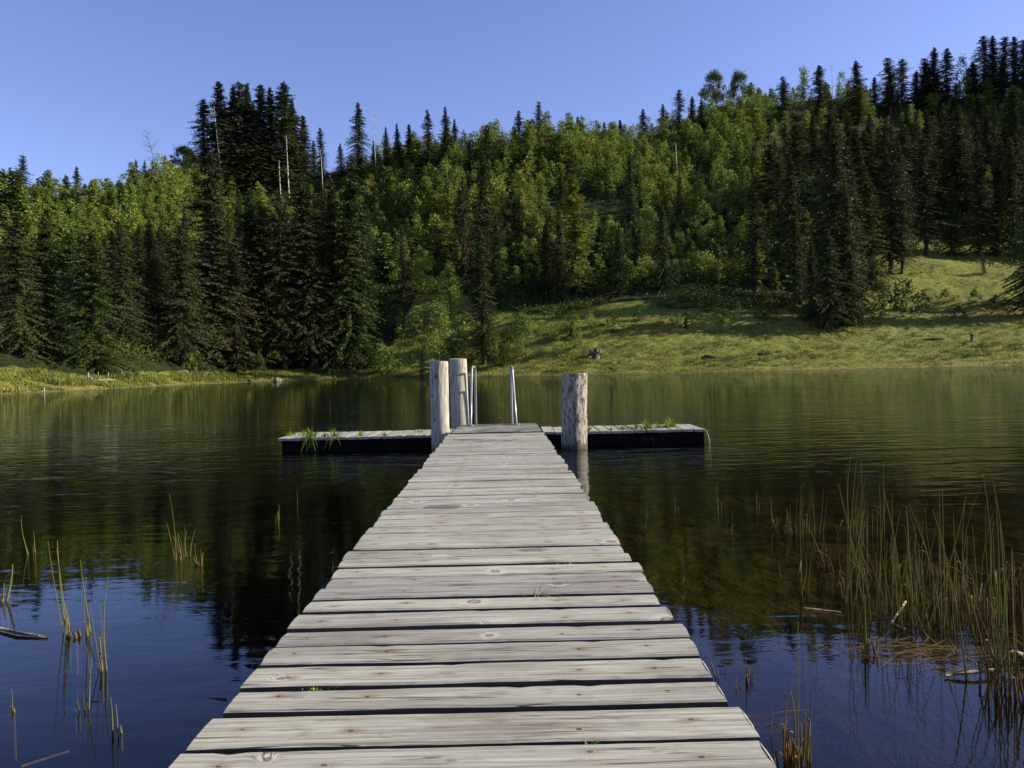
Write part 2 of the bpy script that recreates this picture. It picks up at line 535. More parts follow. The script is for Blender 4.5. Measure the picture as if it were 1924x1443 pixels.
spr('larch', 22, 4.4, m_larch, 19, zlo=2.5, gap=.2, irregular=.5, top_round=.5, droop=.5, spray=.36)
spr('bushy', 20, 4.4, m_spruce, 20, zlo=3.5, gap=.2, irregular=.6, top_round=.38, droop=.4, spray=.36)

spr('tall_b', 25, 4.3, m_spruce, 61, zlo=2.0, top_round=.6, gap=.12, irregular=.55)
spr('tall_c', 27, 5.0, m_spruce, 62, zlo=1.0, top_round=.85, droop=.95, gap=.06)
spr('wide_b', 21, 5.2, m_spruce_lit, 63, zlo=.5, top_round=.62, gap=.1, irregular=.5)
spr('dry_b', 24, 4.0, m_spruce_brown, 64, zlo=3.0, gap=.24, irregular=.6, top_round=.58)
ALT = {'tall': ['tall', 'tall_b', 'tall_c'], 'wide': ['wide', 'wide_b'], 'dry': ['dry', 'dry_b']}

YNG = {}
def yng(key, H, Rx, mat, seed, zlo=.8, clumps=34, per=36, leaf=.36, **kw):
    V, F, rn = broadleaf_arrays(seed, H, Rx, zlo, clumps, per, leaf, **kw)
    YNG[key] = (npmesh('crown_'+key, V, F, mat, {'rnd': rn}), trunk_mesh('trunk_'+key, H*.86, H*.009+.02, m_bark, seed, .1, 5, 8, H*.16, (.25, .9), .7), H, (V, F, rn))
YS = foliage('young_spruce', C(.050,.078,.018), C(.160,.200,.045), trans=.15)
yng('oval', 8, 1.8, m_leaf, 31)
yng('slim', 9, 1.45, m_leaf, 32, flare=.5)
for ck, cs in (('cone', 40), ('cone_b', 45)):
    me = spruce_mesh('crown_'+ck, cs, 6.0, 1.75 if ck == 'cone' else 1.5, .1, .06, .4, YS if ck == 'cone' else m_leaf, step=.26, spray=.34, top_round=.8 if ck == 'cone' else .62, irregular=.4)
    cv_ = np.empty(len(me.vertices)*3, dtype=np.float32); me.vertices.foreach_get('co', cv_)
    cr_ = np.empty(len(me.vertices), dtype=np.float32); me.attributes['rnd'].data.foreach_get('value', cr_)
    YNG[ck] = (me, trunk_mesh('trunk_'+ck, 5.8, .07, m_bark, cs, .03, 5), 6.0, (cv_.reshape(-1, 3), np.arange(len(cr_)).reshape(-1, 4), cr_))
yng('round', 6.5, 2.0, m_leaf, 33, clumps=38)
yng('loose', 9, 1.9, m_leaf, 34, clumps=26, per=30, zlo=1.4)
yng('yellow', 7, 1.6, m_leaf_yel, 35)
yng('dark', 7.5, 1.9, m_brush, 36, clumps=36)
yng('bush', 3.0, 1.5, m_brush, 37, zlo=.1, clumps=26, per=26, leaf=.26, spread=.3)
yng('bush_lit', 3.0, 1.4, m_leaf, 38, zlo=.1, clumps=26, per=26, leaf=.26, spread=.3)
yng('oldround', 14, 4.6, m_brush, 41, zlo=2.6, clumps=80, per=120, leaf=.30, flare=.4, spread=.13)
yng('oval_fine', 8, 1.8, m_leaf, 51, clumps=46, per=80, leaf=.2, spread=.16)
yng('slim_fine', 9, 1.4, m_leaf, 52, flare=.5, clumps=44, per=80, leaf=.2, spread=.14)
yng('loose_fine', 9, 1.9, m_leaf, 53, clumps=34, per=70, zlo=1.4, leaf=.2, spread=.13)
yng('yellow_fine', 7, 1.6, m_leaf_yel, 54, clumps=40, per=80, leaf=.18, spread=.16)
yng('dark_fine', 7.5, 1.9, m_brush, 55, clumps=46, per=80, leaf=.2, spread=.16)
yng('sapling', 4.2, .75, m_leaf_yel, 39, zlo=1.2, clumps=24, per=12, leaf=.24, spread=.12)

def plant(lib, name, key, loc, height, width=1.0, label=None, cat='tree', group=None, lean=0.0):
    if lib is SPR: key = random.choice(ALT.get(key, [key]))
    crown, trunk, H, *_ = lib[key]
    o = empty(name, loc, random.uniform(0, 6.28))
    s = height/H
    o.scale = (s*width, s*width, s)
    o.rotation_euler[0], o.rotation_euler[1] = random.gauss(0, .018), random.gauss(0, .018)
    tag(o, label, cat, group)
    c = bpy.data.objects.new('crown', crown); link(c, o)
    t = bpy.data.objects.new('trunk', trunk); link(t, o)
    return o

ORD = ['first', 'second', 'third', 'fourth', 'fifth', 'sixth', 'seventh', 'eighth', 'ninth', 'tenth', 'eleventh', 'twelfth', 'thirteenth', 'fourteenth', 'fifteenth', 'sixteenth']
taken = []      # (x, y, radius)
def at_tree(px, ytop, ybase, D=None):
    xb = px + .0223*(ybase - ytop)
    if D is None:
        p = hit(xb, ybase)
    else:
        d = ray(xb, ybase); d = d/d.y
        p = Vector((d.x*D, D, zt(d.x*D, D)))
    # top of the tree: solve the height so that it projects on ytop
    d = ray(px, ytop); d = d/d.y
    return p, HC + d.z*p.y - p.z

def row(group, phrase, items, cat='spruce', name='spruce_tree', wide=1.0):
    """items: (px, ytop, ybase, kind, width[, own label])"""
    items = sorted(items, key=lambda t: t[0])
    n = 0
    for it in items:
        px, yt, yb, key, wd_ = it[:5]
        p, h = at_tree(px, yt, yb)
        taken.append((p.x, p.y, 2.0))
        if len(it) > 5: lab = it[5]
        else:
            lab = phrase.replace('#', ORD[n])
        n += 1
        lib = SPR if key in SPR else YNG
        plant(lib, name, key, (p.x, p.y, p.z - .15), max(h, 1.0), wd_*wide, lab, cat, group)

# ------------------------------------------------------------------ the trees one can pick out
row('spruces of the tall skyline clump', 'tall dark spruce in the high skyline clump, # from its left end', [
    (382, 185, 335, 'tall', 1.0), (409, 150, 345, 'narrow', 1.0), (437, 160, 340, 'tall', .9), (452, 155, 350, 'ragged', 1.1), (464, 154, 345, 'tall', .85),
    (489, 158, 345, 'narrow', 1.1), (508, 163, 350, 'tall', .9), (530, 154, 352, 'fresh_narrow', 1.1), (552, 185, 345, 'tall', 1.0), (570, 215, 345, 'narrow', 1.0), (420, 200, 350, 'wide', .9), (477, 205, 355, 'wide', .9)], wide=1.65)
row('spruces along the middle skyline', 'dark spruce standing on the middle skyline, # from the tall clump', [
    (588, 262, 330, 'narrow', 1.2), (602, 240, 332, 'tall', 1.0), (640, 268, 330, 'wide', .9), (702, 262, 325, 'narrow', 1.2), (724, 236, 325, 'tall', .9), (748, 231, 325, 'tall', 1.0),
    (770, 232, 322, 'narrow', 1.2), (838, 199, 315, 'tall', 1.0), (855, 222, 315, 'tall', 1.0), (880, 262, 330, 'wide', 1.0), (914, 233, 330, 'wide', 1.0)], wide=1.25)
row('single spruces on the skyline', '', [
    (671, 191, 330, 'wide', 1.05, 'large symmetrical spruce with open tiers standing alone on the skyline'),
    (804, 204, 330, 'dry', 1.2, 'brownish spruce with thin top on the middle skyline'),
    (974, 206, 285, 'wide', 1.15, 'bushy skyline spruce with uneven top, beside a thin spruce'),
    (1013, 189, 282, 'ragged', 1.25, 'thin tall skyline spruce with sparse top in the middle'),
    (1083, 217, 282, 'narrow', 1.5, 'small lone spruce poking above the young trees on the skyline'),
    (1136, 228, 265, 'narrow', 1.5, 'tiny ragged spruce on the skyline between lone spruce and ridge'),
    (145, 311, 372, 'fresh', 1.1, 'pointed spruce rising alone above the bright thicket at far left skyline'),
    (42, 289, 380, 'ragged', 1.35, 'tall dark flat-topped spruce on the far left skyline'),
    (18, 312, 380, 'tall', 1.2, 'dark spruce cut by the left edge on the skyline'),
    (76, 346, 385, 'small', 1.2, 'small dark spruce next to the flat-topped one on the skyline'),
])
row('little spruces left of the tall skyline clump', 'little dark spruce on the skyline below the bare leaning tree, # from the left', [
    (255, 298, 335, 'small', 1.0), (272, 300, 335, 'small', 1.0), (286, 298, 335, 'small', 1.0), (310, 290, 335, 'small', 1.2), (345, 277, 345, 'oldround', 1.3), (357, 282, 345, 'oldround', 1.2)])
row('trees along the right ridge', 'dark tree on the right-hand ridge skyline, # along the climb from the middle', [
    (1165, 224, 270, 'narrow', 1.5), (1206, 204, 262, 'wide', 1.0), (1244, 194, 255, 'wide', .9), (1274, 168, 255, 'ragged', 1.2), (1300, 180, 258, 'tall', 1.0), (1318, 185, 255, 'fresh', .9)], wide=1.4)
row('old trees on top of the right ridge', '', [
    (1338, 139, 205, 'oldround', .52, 'rounded dark tree with bare stem on the ridge top'),
    (1388, 138, 205, 'oldround', .48, 'rounded green tree on the ridge top beside the dark rounded one'),
    (1408, 160, 210, 'larch', .6, 'small drooping green tree leaning against rounded ridge tree'),
    (1470, 143, 225, 'wide', .9, 'wide bushy spruce left of the thin airy tree on the ridge'),
    (1508, 128, 205, 'loose', .55, 'thin airy pale tree on the ridge between two dark spruces'),
    (1536, 120, 230, 'tall', 1.0, 'steep pointed dark spruce right of the airy tree on the ridge'),
    (1580, 138, 205, 'loose', .5, 'slender pale broadleaf on ridge between the pointed spruces'),
    (1609, 113, 225, 'tall', 1.05, 'dark spruce with slanted crown above the pale green larch'),
    (1642, 144, 215, 'narrow', 1.1, 'thin ragged spruce next to a white dead stem on the ridge'),
    (1671, 107, 215, 'ragged', 1.2, 'left one of the close pair of tall ridge spruces'),
    (1692, 111, 215, 'ragged', 1.2, 'right one of the close pair of tall ridge spruces'),
    (1736, 108, 200, 'ragged', 1.3, 'one-sided dark spruce left of the tall twin spruces on ridge'),
    (1752, 89, 205, 'tall', 1.0, 'left of the twin spruces high on the right ridge'),
    (1777, 91, 205, 'tall', 1.0, 'right of the twin spruces high on the right ridge'),
    (1808, 110, 195, 'loose', .5, 'sparse see-through tree on the ridge beside the twin spruces'),
    (1612, 160, 235, 'larch', 1.1, 'pale green larch below the slanted spruce on the ridge')], wide=1.6)
row('spruces at the top right of the ridge', 'tall dark spruce at the high right end of the ridge, # from the left', [
    (1848, 67, 190, 'ragged', 1.1), (1864, 65, 190, 'tall', .9), (1884, 69, 185, 'ragged', 1.1), (1902, 68, 185, 'tall', .9), (1920, 75, 185, 'ragged', 1.1), (1938, 60, 180, 'tall', 1.0)], wide=1.6)
row('spruces on the left shore', '', [
    (34, 398, 668, 'wide', 1.0, 'broad spruce at the left edge behind the lit shore meadow'),
    (78, 404, 672, 'fresh', .9, 'broad sunlit spruce second from the left edge by the shore'),
    (176, 432, 698, 'fresh', .95, 'sunlit olive spruce standing behind the broken fence on left shore'),
    (232, 412, 655, 'wide', .75, 'dark spruce behind and right of the sunlit shore spruce'),
    (390, 283, 684, 'dry', 1.15, 'very tall grey-brown spruce rising from left shore to the skyline'),
    (440, 462, 698, 'dry', 1.15, 'shorter grey-green spruce in front of the very tall one'),
    (466, 352, 686, 'tall', .95, 'dark spruce between the grey-green spruce and the dense grove'),
    (342, 420, 690, 'wide', .9, 'dark shaded spruce left of the very tall grey-brown one')], wide=1.32)
row('spruces of the dense shore grove', 'tall spruce in the dense dark grove above the shore, # from the left', [
    (500, 385, 691, 'tall', 1.0), (528, 355, 693, 'dry', 1.0), (562, 322, 689, 'tall', 1.0), (585, 450, 695, 'wide', .8), (600, 400, 694, 'dry', 1.05), (622, 330, 686, 'tall', 1.0), (646, 290, 691, 'fresh_narrow', 1.05), (652, 410, 695, 'fresh', .9), (672, 470, 693, 'fresh', .8)], wide=1.1)
row('spruces on the middle slope', '', [
    (906, 282, 545, 'tall', .95, 'tall dark spruce rising from the middle slope above the ladder'),
    (904, 428, 684, 'narrow', 1.15, 'slim spruce with bare top near the shore behind the ladder'),
    (926, 400, 560, 'fresh', .8, 'mid green spruce beside the tall dark spruce mid-slope'),
    (870, 330, 520, 'dry', .9, 'thin brownish spruce left of the tall dark mid-slope spruce'),
    (1078, 330, 560, 'larch', 1.15, 'tall yellow-green larch with bare stem on the middle slope'),
    (1022, 420, 570, 'dry', 1.3, 'dull brown spruce left of the yellow-green larch'),
    (1048, 380, 575, 'tall', .9, 'dark spruce close behind the yellow-green larch'),
    (1160, 430, 556, 'tall', 1.1, 'dark cone-shaped spruce at the forest foot above meadow'),
    (1243, 382, 548, 'wide', .9, 'dark spruce behind the light bush at the forest foot'),
    (1182, 285, 420, 'tall', .9, 'small dark spruce among bright young trees high on the slope'),
    (755, 420, 560, 'dry', 1.0, 'thin spruce at the lower end of the left thicket')])
row('big spruces at the right meadow', '', [
    (1414, 352, 556, 'dry', 1.2, 'straight brown spruce with visible pale stem at the meadow edge'),
    (1490, 283, 540, 'wide', .75, 'broad dark spruce uphill of the straight brown one'),
    (1494, 400, 566, 'fresh', .65, 'shorter green-tipped spruce below the broad dark one'),
    (1545, 185, 520, 'dry', 1.0, 'very tall spruce above the dark meadow group'),
    (1572, 232, 590, 'tall', 1.0, 'tall dark spruce at the back of the dark meadow group'),
    (1556, 428, 622, 'wide', 1.0, 'nearest dark spruce of the group standing out on the meadow'),
    (1522, 452, 600, 'tall', 1.1, 'dark spruce at the left flank of the dark meadow group'),
    (1598, 470, 614, 'wide', .95, 'short broad spruce at the right foot of the dark meadow group'),
    (1577, 350, 608, 'tall_c', 1.0, 'dark spruce tucked behind the nearest one of the meadow group'),
    (1952, 330, 592, 'wide', 1.1, 'black spruce added at the right edge to shade the meadow'),  # added mostly out of view, for its shadow band on the meadow
    (2010, 290, 598, 'tall', 1.2, 'unseen spruce added beyond the right edge to shade the meadow'),  # added out of frame to cast shadow across the right meadow
    (1600, 330, 575, 'dry', 1.0, 'brown spruce at the right flank of the dark meadow group'),
    (1634, 318, 545, 'fresh_narrow', 1.0, 'green-lit spruce just right of the dark meadow group'),
    (1668, 272, 512, 'dry', 1.1, 'left of two stems bare at the foot beside the meadow'),
    (1692, 372, 514, 'ragged', 1.3, 'spruce with clear bare trunk beside the upper meadow'),
    (1736, 250, 480, 'dry', 1.1, 'brown topped spruce behind the upper meadow'),
    (1786, 330, 478, 'wide', .8, 'short dark spruce behind the middle of the upper meadow'),
    (1836, 262, 478, 'dry', 1.0, 'tall brown spruce behind the right half of upper meadow'),
    (1868, 344, 480, 'tall', 1.1, 'dark spruce with spreading branches behind the upper meadow'),
    (1902, 255, 482, 'tall', 1.0, 'tall dark spruce above the upper meadow at the right edge'),
    (1926, 322, 572, 'wide', .85, 'large black spruce cut by the right edge of the meadow'),
    (1848, 482, 516, 'small', 1.0, 'little lone spruce standing on the upper meadow'),
    (1770, 190, 330, 'dry', 1.0, 'greyish spruce on the steep slope under the twin spruces'),
    (1700, 640, 651, 'small', .5, 'tiny conifer sapling at the meadow shadow edge')], wide=1.15)
row('small conifers near the ladder', '', [
    (792, 655, 711, 'small', 1.0, 'small dark spruce at the shore just left of the log posts')])

# broadleaf trees and bushes one can pick out
row('broadleaf trees and bushes on the shore and meadow', '', [
    (361, 664, 722, 'sapling', 1.0, 'slender young broadleaf tree alone on the left shore grass'),
    (486, 662, 714, 'dark_fine', 1.1, 'rounded grey-green bush tree at the foot of the dense grove'),
    (745, 570, 622, 'dark_fine', 1.1, 'dark round bush on the grassy terrace left of posts'),
    (822, 568, 690, 'slim_fine', 1.3, 'tall pale green shrub tree on the bank behind the log posts'),
    (846, 498, 600, 'oval_fine', 1.0, 'bright upright young tree above the log posts'),
    (986, 588, 676, 'slim_fine', 1.4, 'pale green upright bush right of the slim spruce by the shore'),
    (1081, 592, 655, 'yellow_fine', .9, 'yellow-green bush tree on the meadow edge behind the ladder'),
    (1260, 532, 583, 'loose_fine', 1.0, 'light speckled young tree at the top edge of the meadow'),
    (1212, 396, 510, 'oval_fine', 1.4, 'tall bright green broadleaf beside the dark forest foot spruces'),
    (1634, 485, 540, 'yellow_fine', 1.0, 'glowing yellow-green bush beside the dark meadow group'),
    (1650, 520, 585, 'dark_fine', 1.0, 'grey-green bush below the glowing bush on the meadow'),
    (1700, 530, 588, 'bush', 1.3, 'dark spreading bush in the middle of right meadow'),
    (1682, 525, 580, 'small', .9, 'dark bushy conifer on the right meadow slope'),
    (1380, 468, 510, 'yellow_fine', .9, 'small bright yellow tree right of the speckled young tree'),
    (750, 440, 540, 'slim_fine', 1.2, 'bright slim tree over the left grassy terrace'),
    (790, 470, 560, 'oval_fine', 1.1, 'leafy bright tree over the middle of the grassy terrace'),
    (952, 610, 690, 'dark_fine', 1.1, 'dark dense bush between slim spruce and pale upright bush'),
    (1352, 490, 535, 'oval_fine', .9, 'small round green tree right of the forest foot spruces'),
], cat='tree', name='broadleaf_tree')
row('low bushes on the lower slope', 'low leafy bush on the grassy bank below the forest, # from the left', [
    (730, 662, 704, 'bush_lit', 1.6), (775, 590, 640, 'bush', 1.2), (858, 640, 690, 'bush', 1.2), (872, 590, 640, 'bush_lit', 1.2), 
    (1040, 610, 640, 'bush_lit', 1.1), (1110, 590, 618, 'bush_lit', 1.1), (1150, 590, 612, 'bush', 1.1), (1200, 580, 603, 'bush', 1.2), (1330, 565, 585, 'bush', 1.2), (1440, 545, 565, 'bush_lit', 1.2)], cat='bush', name='bush')
row('low bushes on the right meadow', 'dark low bush in the rough band of the right meadow, # from the left', [
    (1606, 575, 600, 'bush', 1.1), (1735, 552, 580, 'bush', 1.2), (1775, 545, 570, 'bush', 1.3), (1800, 575, 598, 'bush', 1.3), (1830, 545, 565, 'bush', 1.2), (1870, 555, 580, 'bush', 1.3), (1500, 560, 590, 'bush', 1.3), (1525, 570, 605, 'bush', 1.3), (1590, 540, 600, 'bush', 1.3)], cat='bush', name='bush')

# scrub on the bank
n = 0
while n < 34:
    u = random.uniform(690, 1480); D, Z = prof(u)
    q = random.uniform(2.15, 2.75) if u < 960 else random.uniform(2.6, 3.15); k = int(q)
    y = D[k] + (D[k+1]-D[k])*(q-k); x = (u - CX)/FPX*y; n += 1
    plant(YNG, 'bush', random.choice(['bush', 'bush_lit', 'bush', 'slim_fine', 'cone']), (x, y, zt(x, y) - .1), random.uniform(.8, 2.6), random.uniform(1.0, 1.5),
          'scrubby bush scattered over the grassy bank under the forest', 'bush', 'scrub on the bank')
# dead trees
m_twig = bark_mat('grey_twigs', C(.07,.06,.05), C(.16,.14,.12))
def snag(px, yt, yb, label, lean_px=0, limbs=10, ll=1.4, r0=.14, up=-.1, mat=None):
    p, h = at_tree(px, yt, yb)
    me = trunk_mesh('dead_trunk', h, r0, mat or m_snag, int(px), .1, 6, 0, r1=.04)
    r = np.random.default_rng(int(px)*3+1)
    o = empty('dead_tree', (p.x, p.y, p.z - .1))
    o.rotation_euler[1] = math.atan2(lean_px, yb - yt)
    tag(o, label, 'dead tree', 'dead trees on the hill')
    obj('trunk', me, o)
    for k in range(limbs):
        mb = MB()
        z = h*r.uniform(.25, .97); a = r.choice([0, math.pi]) + r.normal()*.7; ln = ll*r.uniform(.4, 1.2)
        d = Vector((math.cos(a), math.sin(a), up + r.normal()*.2))
        mb.tube([Vector((0, 0, z)), Vector((0, 0, z)) + d*ln*.5, Vector((0, 0, z)) + d*ln + Vector((0, 0, -.12*ln))], [.05, .035, .02], 4, False)
        obj('branch', mb.mesh('dead_branch', mat or m_snag), o)
snag(415, 198, 362, 'white dead tree with curved side branches before the tall clump', -14, 26, 2.6, .2, -.3)
snag(328, 264, 325, 'thin straight dead stem on the skyline beside the leaning bare tree', -2, 8, .5, .12)
snag(304, 238, 345, 'bare dead tree leaning left on the skyline with twiggy crown', -26, 30, 2.2, .09, .6, m_twig)
snag(541, 253, 372, 'white dead stem at the right foot of the tall clump', -4, 8, .6, .16)
snag(526, 300, 375, 'short pale dead stem at the foot of the tall clump', 0, 4, .5, .14)
snag(605, 280, 362, 'short white dead stem right of the tall clump', -2, 3, .5, .15)
snag(705, 208, 335, 'tall grey dead spruce right of the large symmetrical spruce', -4, 22, 1.1, .16)
snag(1272, 266, 345, 'white bare pole on the bright thicket slope', -2, 2, .4, .17)
snag(1445, 160, 210, 'thin grey dead stem on the ridge near the rounded trees', 0, 6, .7, .12)
snag(1292, 165, 225, 'grey broken dead stem on the ridge between dark trees', 0, 6, .7, .14)
snag(1563, 120, 205, 'fine bare dead pole on the ridge right of the pointed spruce', 0, 8, .8, .10)
snag(1642, 170, 215, 'white dead stem before the thin ragged ridge spruce', 0, 2, .4, .15)
snag(1662, 270, 305, 'short white dead stem on the steep slope under the right ridge', -1, 4, .4, .14)
snag(1735, 250, 300, 'pale dead top on the shaded slope under the right ridge', -1, 10, .8, .14)

# ------------------------------------------------------------------ fill: forest by random positions
def free(x, y, r):
    for (a, c, q) in taken:
        if (a-x)**2 + (c-y)**2 < (r*.5+q*.6)**2: return False
    return True

# shaded spruces on the right hill and a few in the middle
n = 0; tries = 0
while n < 135 and tries < 12000:
    tries += 1
    u = random.choice([random.uniform(1450, 2080)]*9 + [random.uniform(-60, 700)]*4 + [random.uniform(700, 1400)])
    D, Z = prof(u)
    lo = D[4] + (8 if u > 1600 else 4)
    y = random.uniform(lo, D[5] - 2) if u > 1450 else random.uniform(D[3] + 3, D[4] + 8) if u < 700 else random.uniform(D[4]-10, D[5]-8)
    x = (u - CX)/FPX*y
    if not free(x, y, 4.0): continue
    taken.append((x, y, 2.4))
    if u > 1450: lab, gr = 'dark shaded spruce in the dense forest on the steep right slope', 'spruces filling the right slope'
    elif u < 700: lab, gr = 'dark spruce in the shadowed forest behind the left shore trees', 'spruces filling the left forest'
    else: lab, gr = 'dark spruce scattered among the bright young trees mid-slope', 'spruces among the young trees'
    h = random.uniform(13, 24) if not 700 <= u <= 1400 else random.uniform(8, 13)
    cap = np.interp(u, [0, 200, 330, 400, 700, 900, 1200, 1400, 1500, 1700, 1924], [455, 430, 400, 330, 350, 330, 310, 255, 215, 200, 160]) + random.uniform(0, 40)
    h = min(h, HC + (hor(u) - cap)/FPX*y - zt(x, y))
    if h < 4: continue
    plant(SPR, 'spruce_tree', random.choice(['tall', 'wide', 'narrow', 'dry', 'ragged', 'tall']), (x, y, zt(x, y) - .2), h, random.uniform(.9, 1.25) if u < 1450 else random.uniform(1.25, 1.7), lab, 'spruce', gr)
    n += 1

# dark trees behind and along the right ridge line
n = 0
while n < 72:
    u = random.choice([random.uniform(1420, 2080), random.uniform(1700, 2080)]); D, Z = prof(u)
    y = random.uniform(D[5] - 22, D[5] + 6); x = (u - CX)/FPX*y
    n += 1
    if not free(x, y, 3.0): continue
    taken.append((x, y, 2.2))
    plant(SPR, 'spruce_tree', random.choice(['tall', 'wide', 'ragged', 'fresh_narrow', 'dry']), (x, y, zt(x, y) - .2), random.uniform(5, 11) + max(0, u-1700)*.012, random.uniform(1.4, 2.0),
          'dark low spruce among the trees along the right ridge line', 'spruce', 'low spruces along the right ridge')

# young broadleaf trees: the ones that show largest as things, the rest as one mass
cand = []
tries = 0
occ = {}
while len(cand) < 1750 and tries < 60000:
    tries += 1
    u = random.uniform(-120, 2050)
    D, Z = prof(u)
    if u < 700: y = random.uniform(D[4] - 2, D[5] + 2)
    elif u < 1470: y = random.uniform(D[4] + 1 if u < 950 else D[3] + 18, D[5] + 3)
    else: y = random.uniform(D[4] + 6, D[5]); 
    if u > 1470 and random.random() < (.8 if u < 1620 else .93): continue
    x = (u - CX)/FPX*y
    kx, ky = int(x//1.8), int(y//1.8)
    if any((kx+a, ky+c) in occ and (occ[(kx+a, ky+c)][0]-x)**2 + (occ[(kx+a, ky+c)][1]-y)**2 < 1.75**2 for a in (-1, 0, 1) for c in (-1, 0, 1)): continue
    if not free(x, y, .6): continue
    gapn = mnoise.noise(Vector((x*.035, y*.05, 3.3)))
    if gapn < -.10 - .2*random.random(): continue
    occ[(kx, ky)] = (x, y)
    cand.append((u, x, y, gapn))
def look(c):
    u = c[0]
    return c[2] + (60 if u > 1470 else 0) + random.uniform(0, 60)
cand.sort(key=look)
keys = ['cone', 'slim', 'cone_b', 'loose', 'oval', 'cone_b', 'cone', 'dark', 'slim', 'cone_b', 'yellow', 'cone']
LV, LF, LR, LT = [], [], [], []
off = 0
for k, (u, x, y, g) in enumerate(cand):
    key = random.choice(keys)
    if key == 'yellow' and random.random() < .5: key = 'slim'
    h = random.choice([random.uniform(2.2, 4.6), random.uniform(2.2, 4.6), random.uniform(3.5, 6.5)])*(1 + .45*g)*(.9 if u < 600 else 1)
    z = zt(x, y) - .15
    if k < 290:
        if u < 330: lab, gr = 'young leafy tree in the green thicket over the left shore', 'young trees of the left thicket'
        elif u < 700: lab, gr = 'young leafy tree on the slope under the tall skyline clump', 'young trees under the tall clump'
        elif u < 1080: lab, gr = 'bright young tree in the thicket covering the middle slope', 'young trees of the middle thicket'
        elif u < 1470: lab, gr = 'bright young tree in the sunlit thicket under the ridge', 'young trees under the ridge'
        else: lab, gr = 'young leafy tree between dark spruces on the right slope', 'young trees on the right slope'
        plant(YNG, 'young_tree', key, (x, y, z), h*(1.25 if 'cone' in key else 1), random.uniform(1.15, 1.75)*(.8 if 'cone' in key else 1), lab, 'young tree', gr)
    else:
        V, F, rn = YNG[key][3]
        sel = np.random.default_rng(k).random(len(F)) < .5
        Vq = V.reshape(-1, 4, 3)[sel]; rq = rn.reshape(-1, 4)[sel]
        s = h/YNG[key][2]*(1.25 if 'cone' in key else 1); a = random.uniform(0, 6.28)
        ca, sa = math.cos(a), math.sin(a); wdt = random.uniform(1.2, 1.9)*(.8 if 'cone' in key else 1)
        X = (Vq[..., 0]*ca - Vq[..., 1]*sa)*s*wdt + x; Y = (Vq[..., 0]*sa + Vq[..., 1]*ca)*s*wdt + y
        LV.append(np.stack([X, Y, Vq[..., 2]*s + z], -1).reshape(-1, 3)); LR.append(rq.ravel())
        LT.append(np.full(rq.size, random.random()))
V = np.concatenate(LV)
o = obj('young_forest', npmesh('young_forest', V, np.arange(len(V)).reshape(-1, 4), m_leaf, {'rnd': np.concatenate(LR), 'trnd': np.concatenate(LT)}))
tag(o, 'mass of small young leafy trees filling the upper hillside', 'young forest', kind='stuff')

# undergrowth between the trees and on the bank
P, Dv, L = [], [], []
for k in range(9500):
    u = random.uniform(-150, 2080); D, Z = prof(u)
    lim = np.interp(u, [0, 450, 690, 740, 900, 1000, 1250, 1480, 1620], [2.5, 2.5, 2.6, 3.6, 3.55, 3.25, 3.32, 3.42, 4.05])
    s = lim + (5.02 - lim)*random.random()**1.5
    kk = min(int(s), 5); y = D[kk] + (D[kk+1]-D[kk])*(s-kk); x = (u-CX)/FPX*y
    if mnoise.noise(Vector((x*.08, y*.12, 9))) < -.12: continue
    z = zt(x, y)
    m = random.randint(14, 28); sz = random.uniform(.35, 1.1)
    c = rng.normal(size=(m, 3))*np.array([sz, sz, sz*.5]); c[:, 2] = np.abs(c[:, 2])
    P.append(c + np.array([x, y, z])); Dv.append(rng.normal(size=(m, 3)) + np.array([0, 0, .8])); L.append(np.full(m, random.uniform(.22, .42)))
P = np.concatenate(P); Dv = np.concatenate(Dv); L = np.concatenate(L)
V, F = sprays(P, Dv, L, L*.6, 1.0)
tag(obj('undergrowth', npmesh('undergrowth', V, F, m_brush, {'rnd': np.repeat(rng.random(len(F)), 4)})), 'low scrub covering the forest floor', 'undergrowth', kind='stuff')

# meadow grass
P, Dv, L, T = [], [], [], []
for k in range(34000):
    u = random.uniform(-150, 2080); D, Z = prof(u)
    lim = np.interp(u, [0, 200, 450, 680, 800, 1000, 1250, 1480, 1620, 2400], [2.15, 2.1, 2.1, 2.1, 3.6, 3.25, 3.3, 3.4, 4.0, 4.0])
    s = 1.03 + (lim-1.03)*random.random()
    kk = min(int(s), 5); y = D[kk] + (D[kk+1]-D[kk])*(s-kk); x = (u-CX)/FPX*y
    q = mnoise.noise(Vector((x*.22, y*.5, 4))); q2 = mnoise.noise(Vector((x*.06, y*.16, 14)))
    if q < -.15 and random.random() < .85: continue
    z = zt(x, y); tus = 1 + 3.2*max(q - .15, 0)*(1 if random.random() < .4 else .3)
    for j in range(4):
        P.append((x + random.gauss(0, .14*tus), y + random.gauss(0, .14*tus), z-.02)); Dv.append((random.gauss(0, .5), random.gauss(0, .5), 1)); L.append(random.uniform(.10, .30)*tus); T.append(min(max(.40 + 2.3*q2 + random.gauss(0, .12), 0), 1))
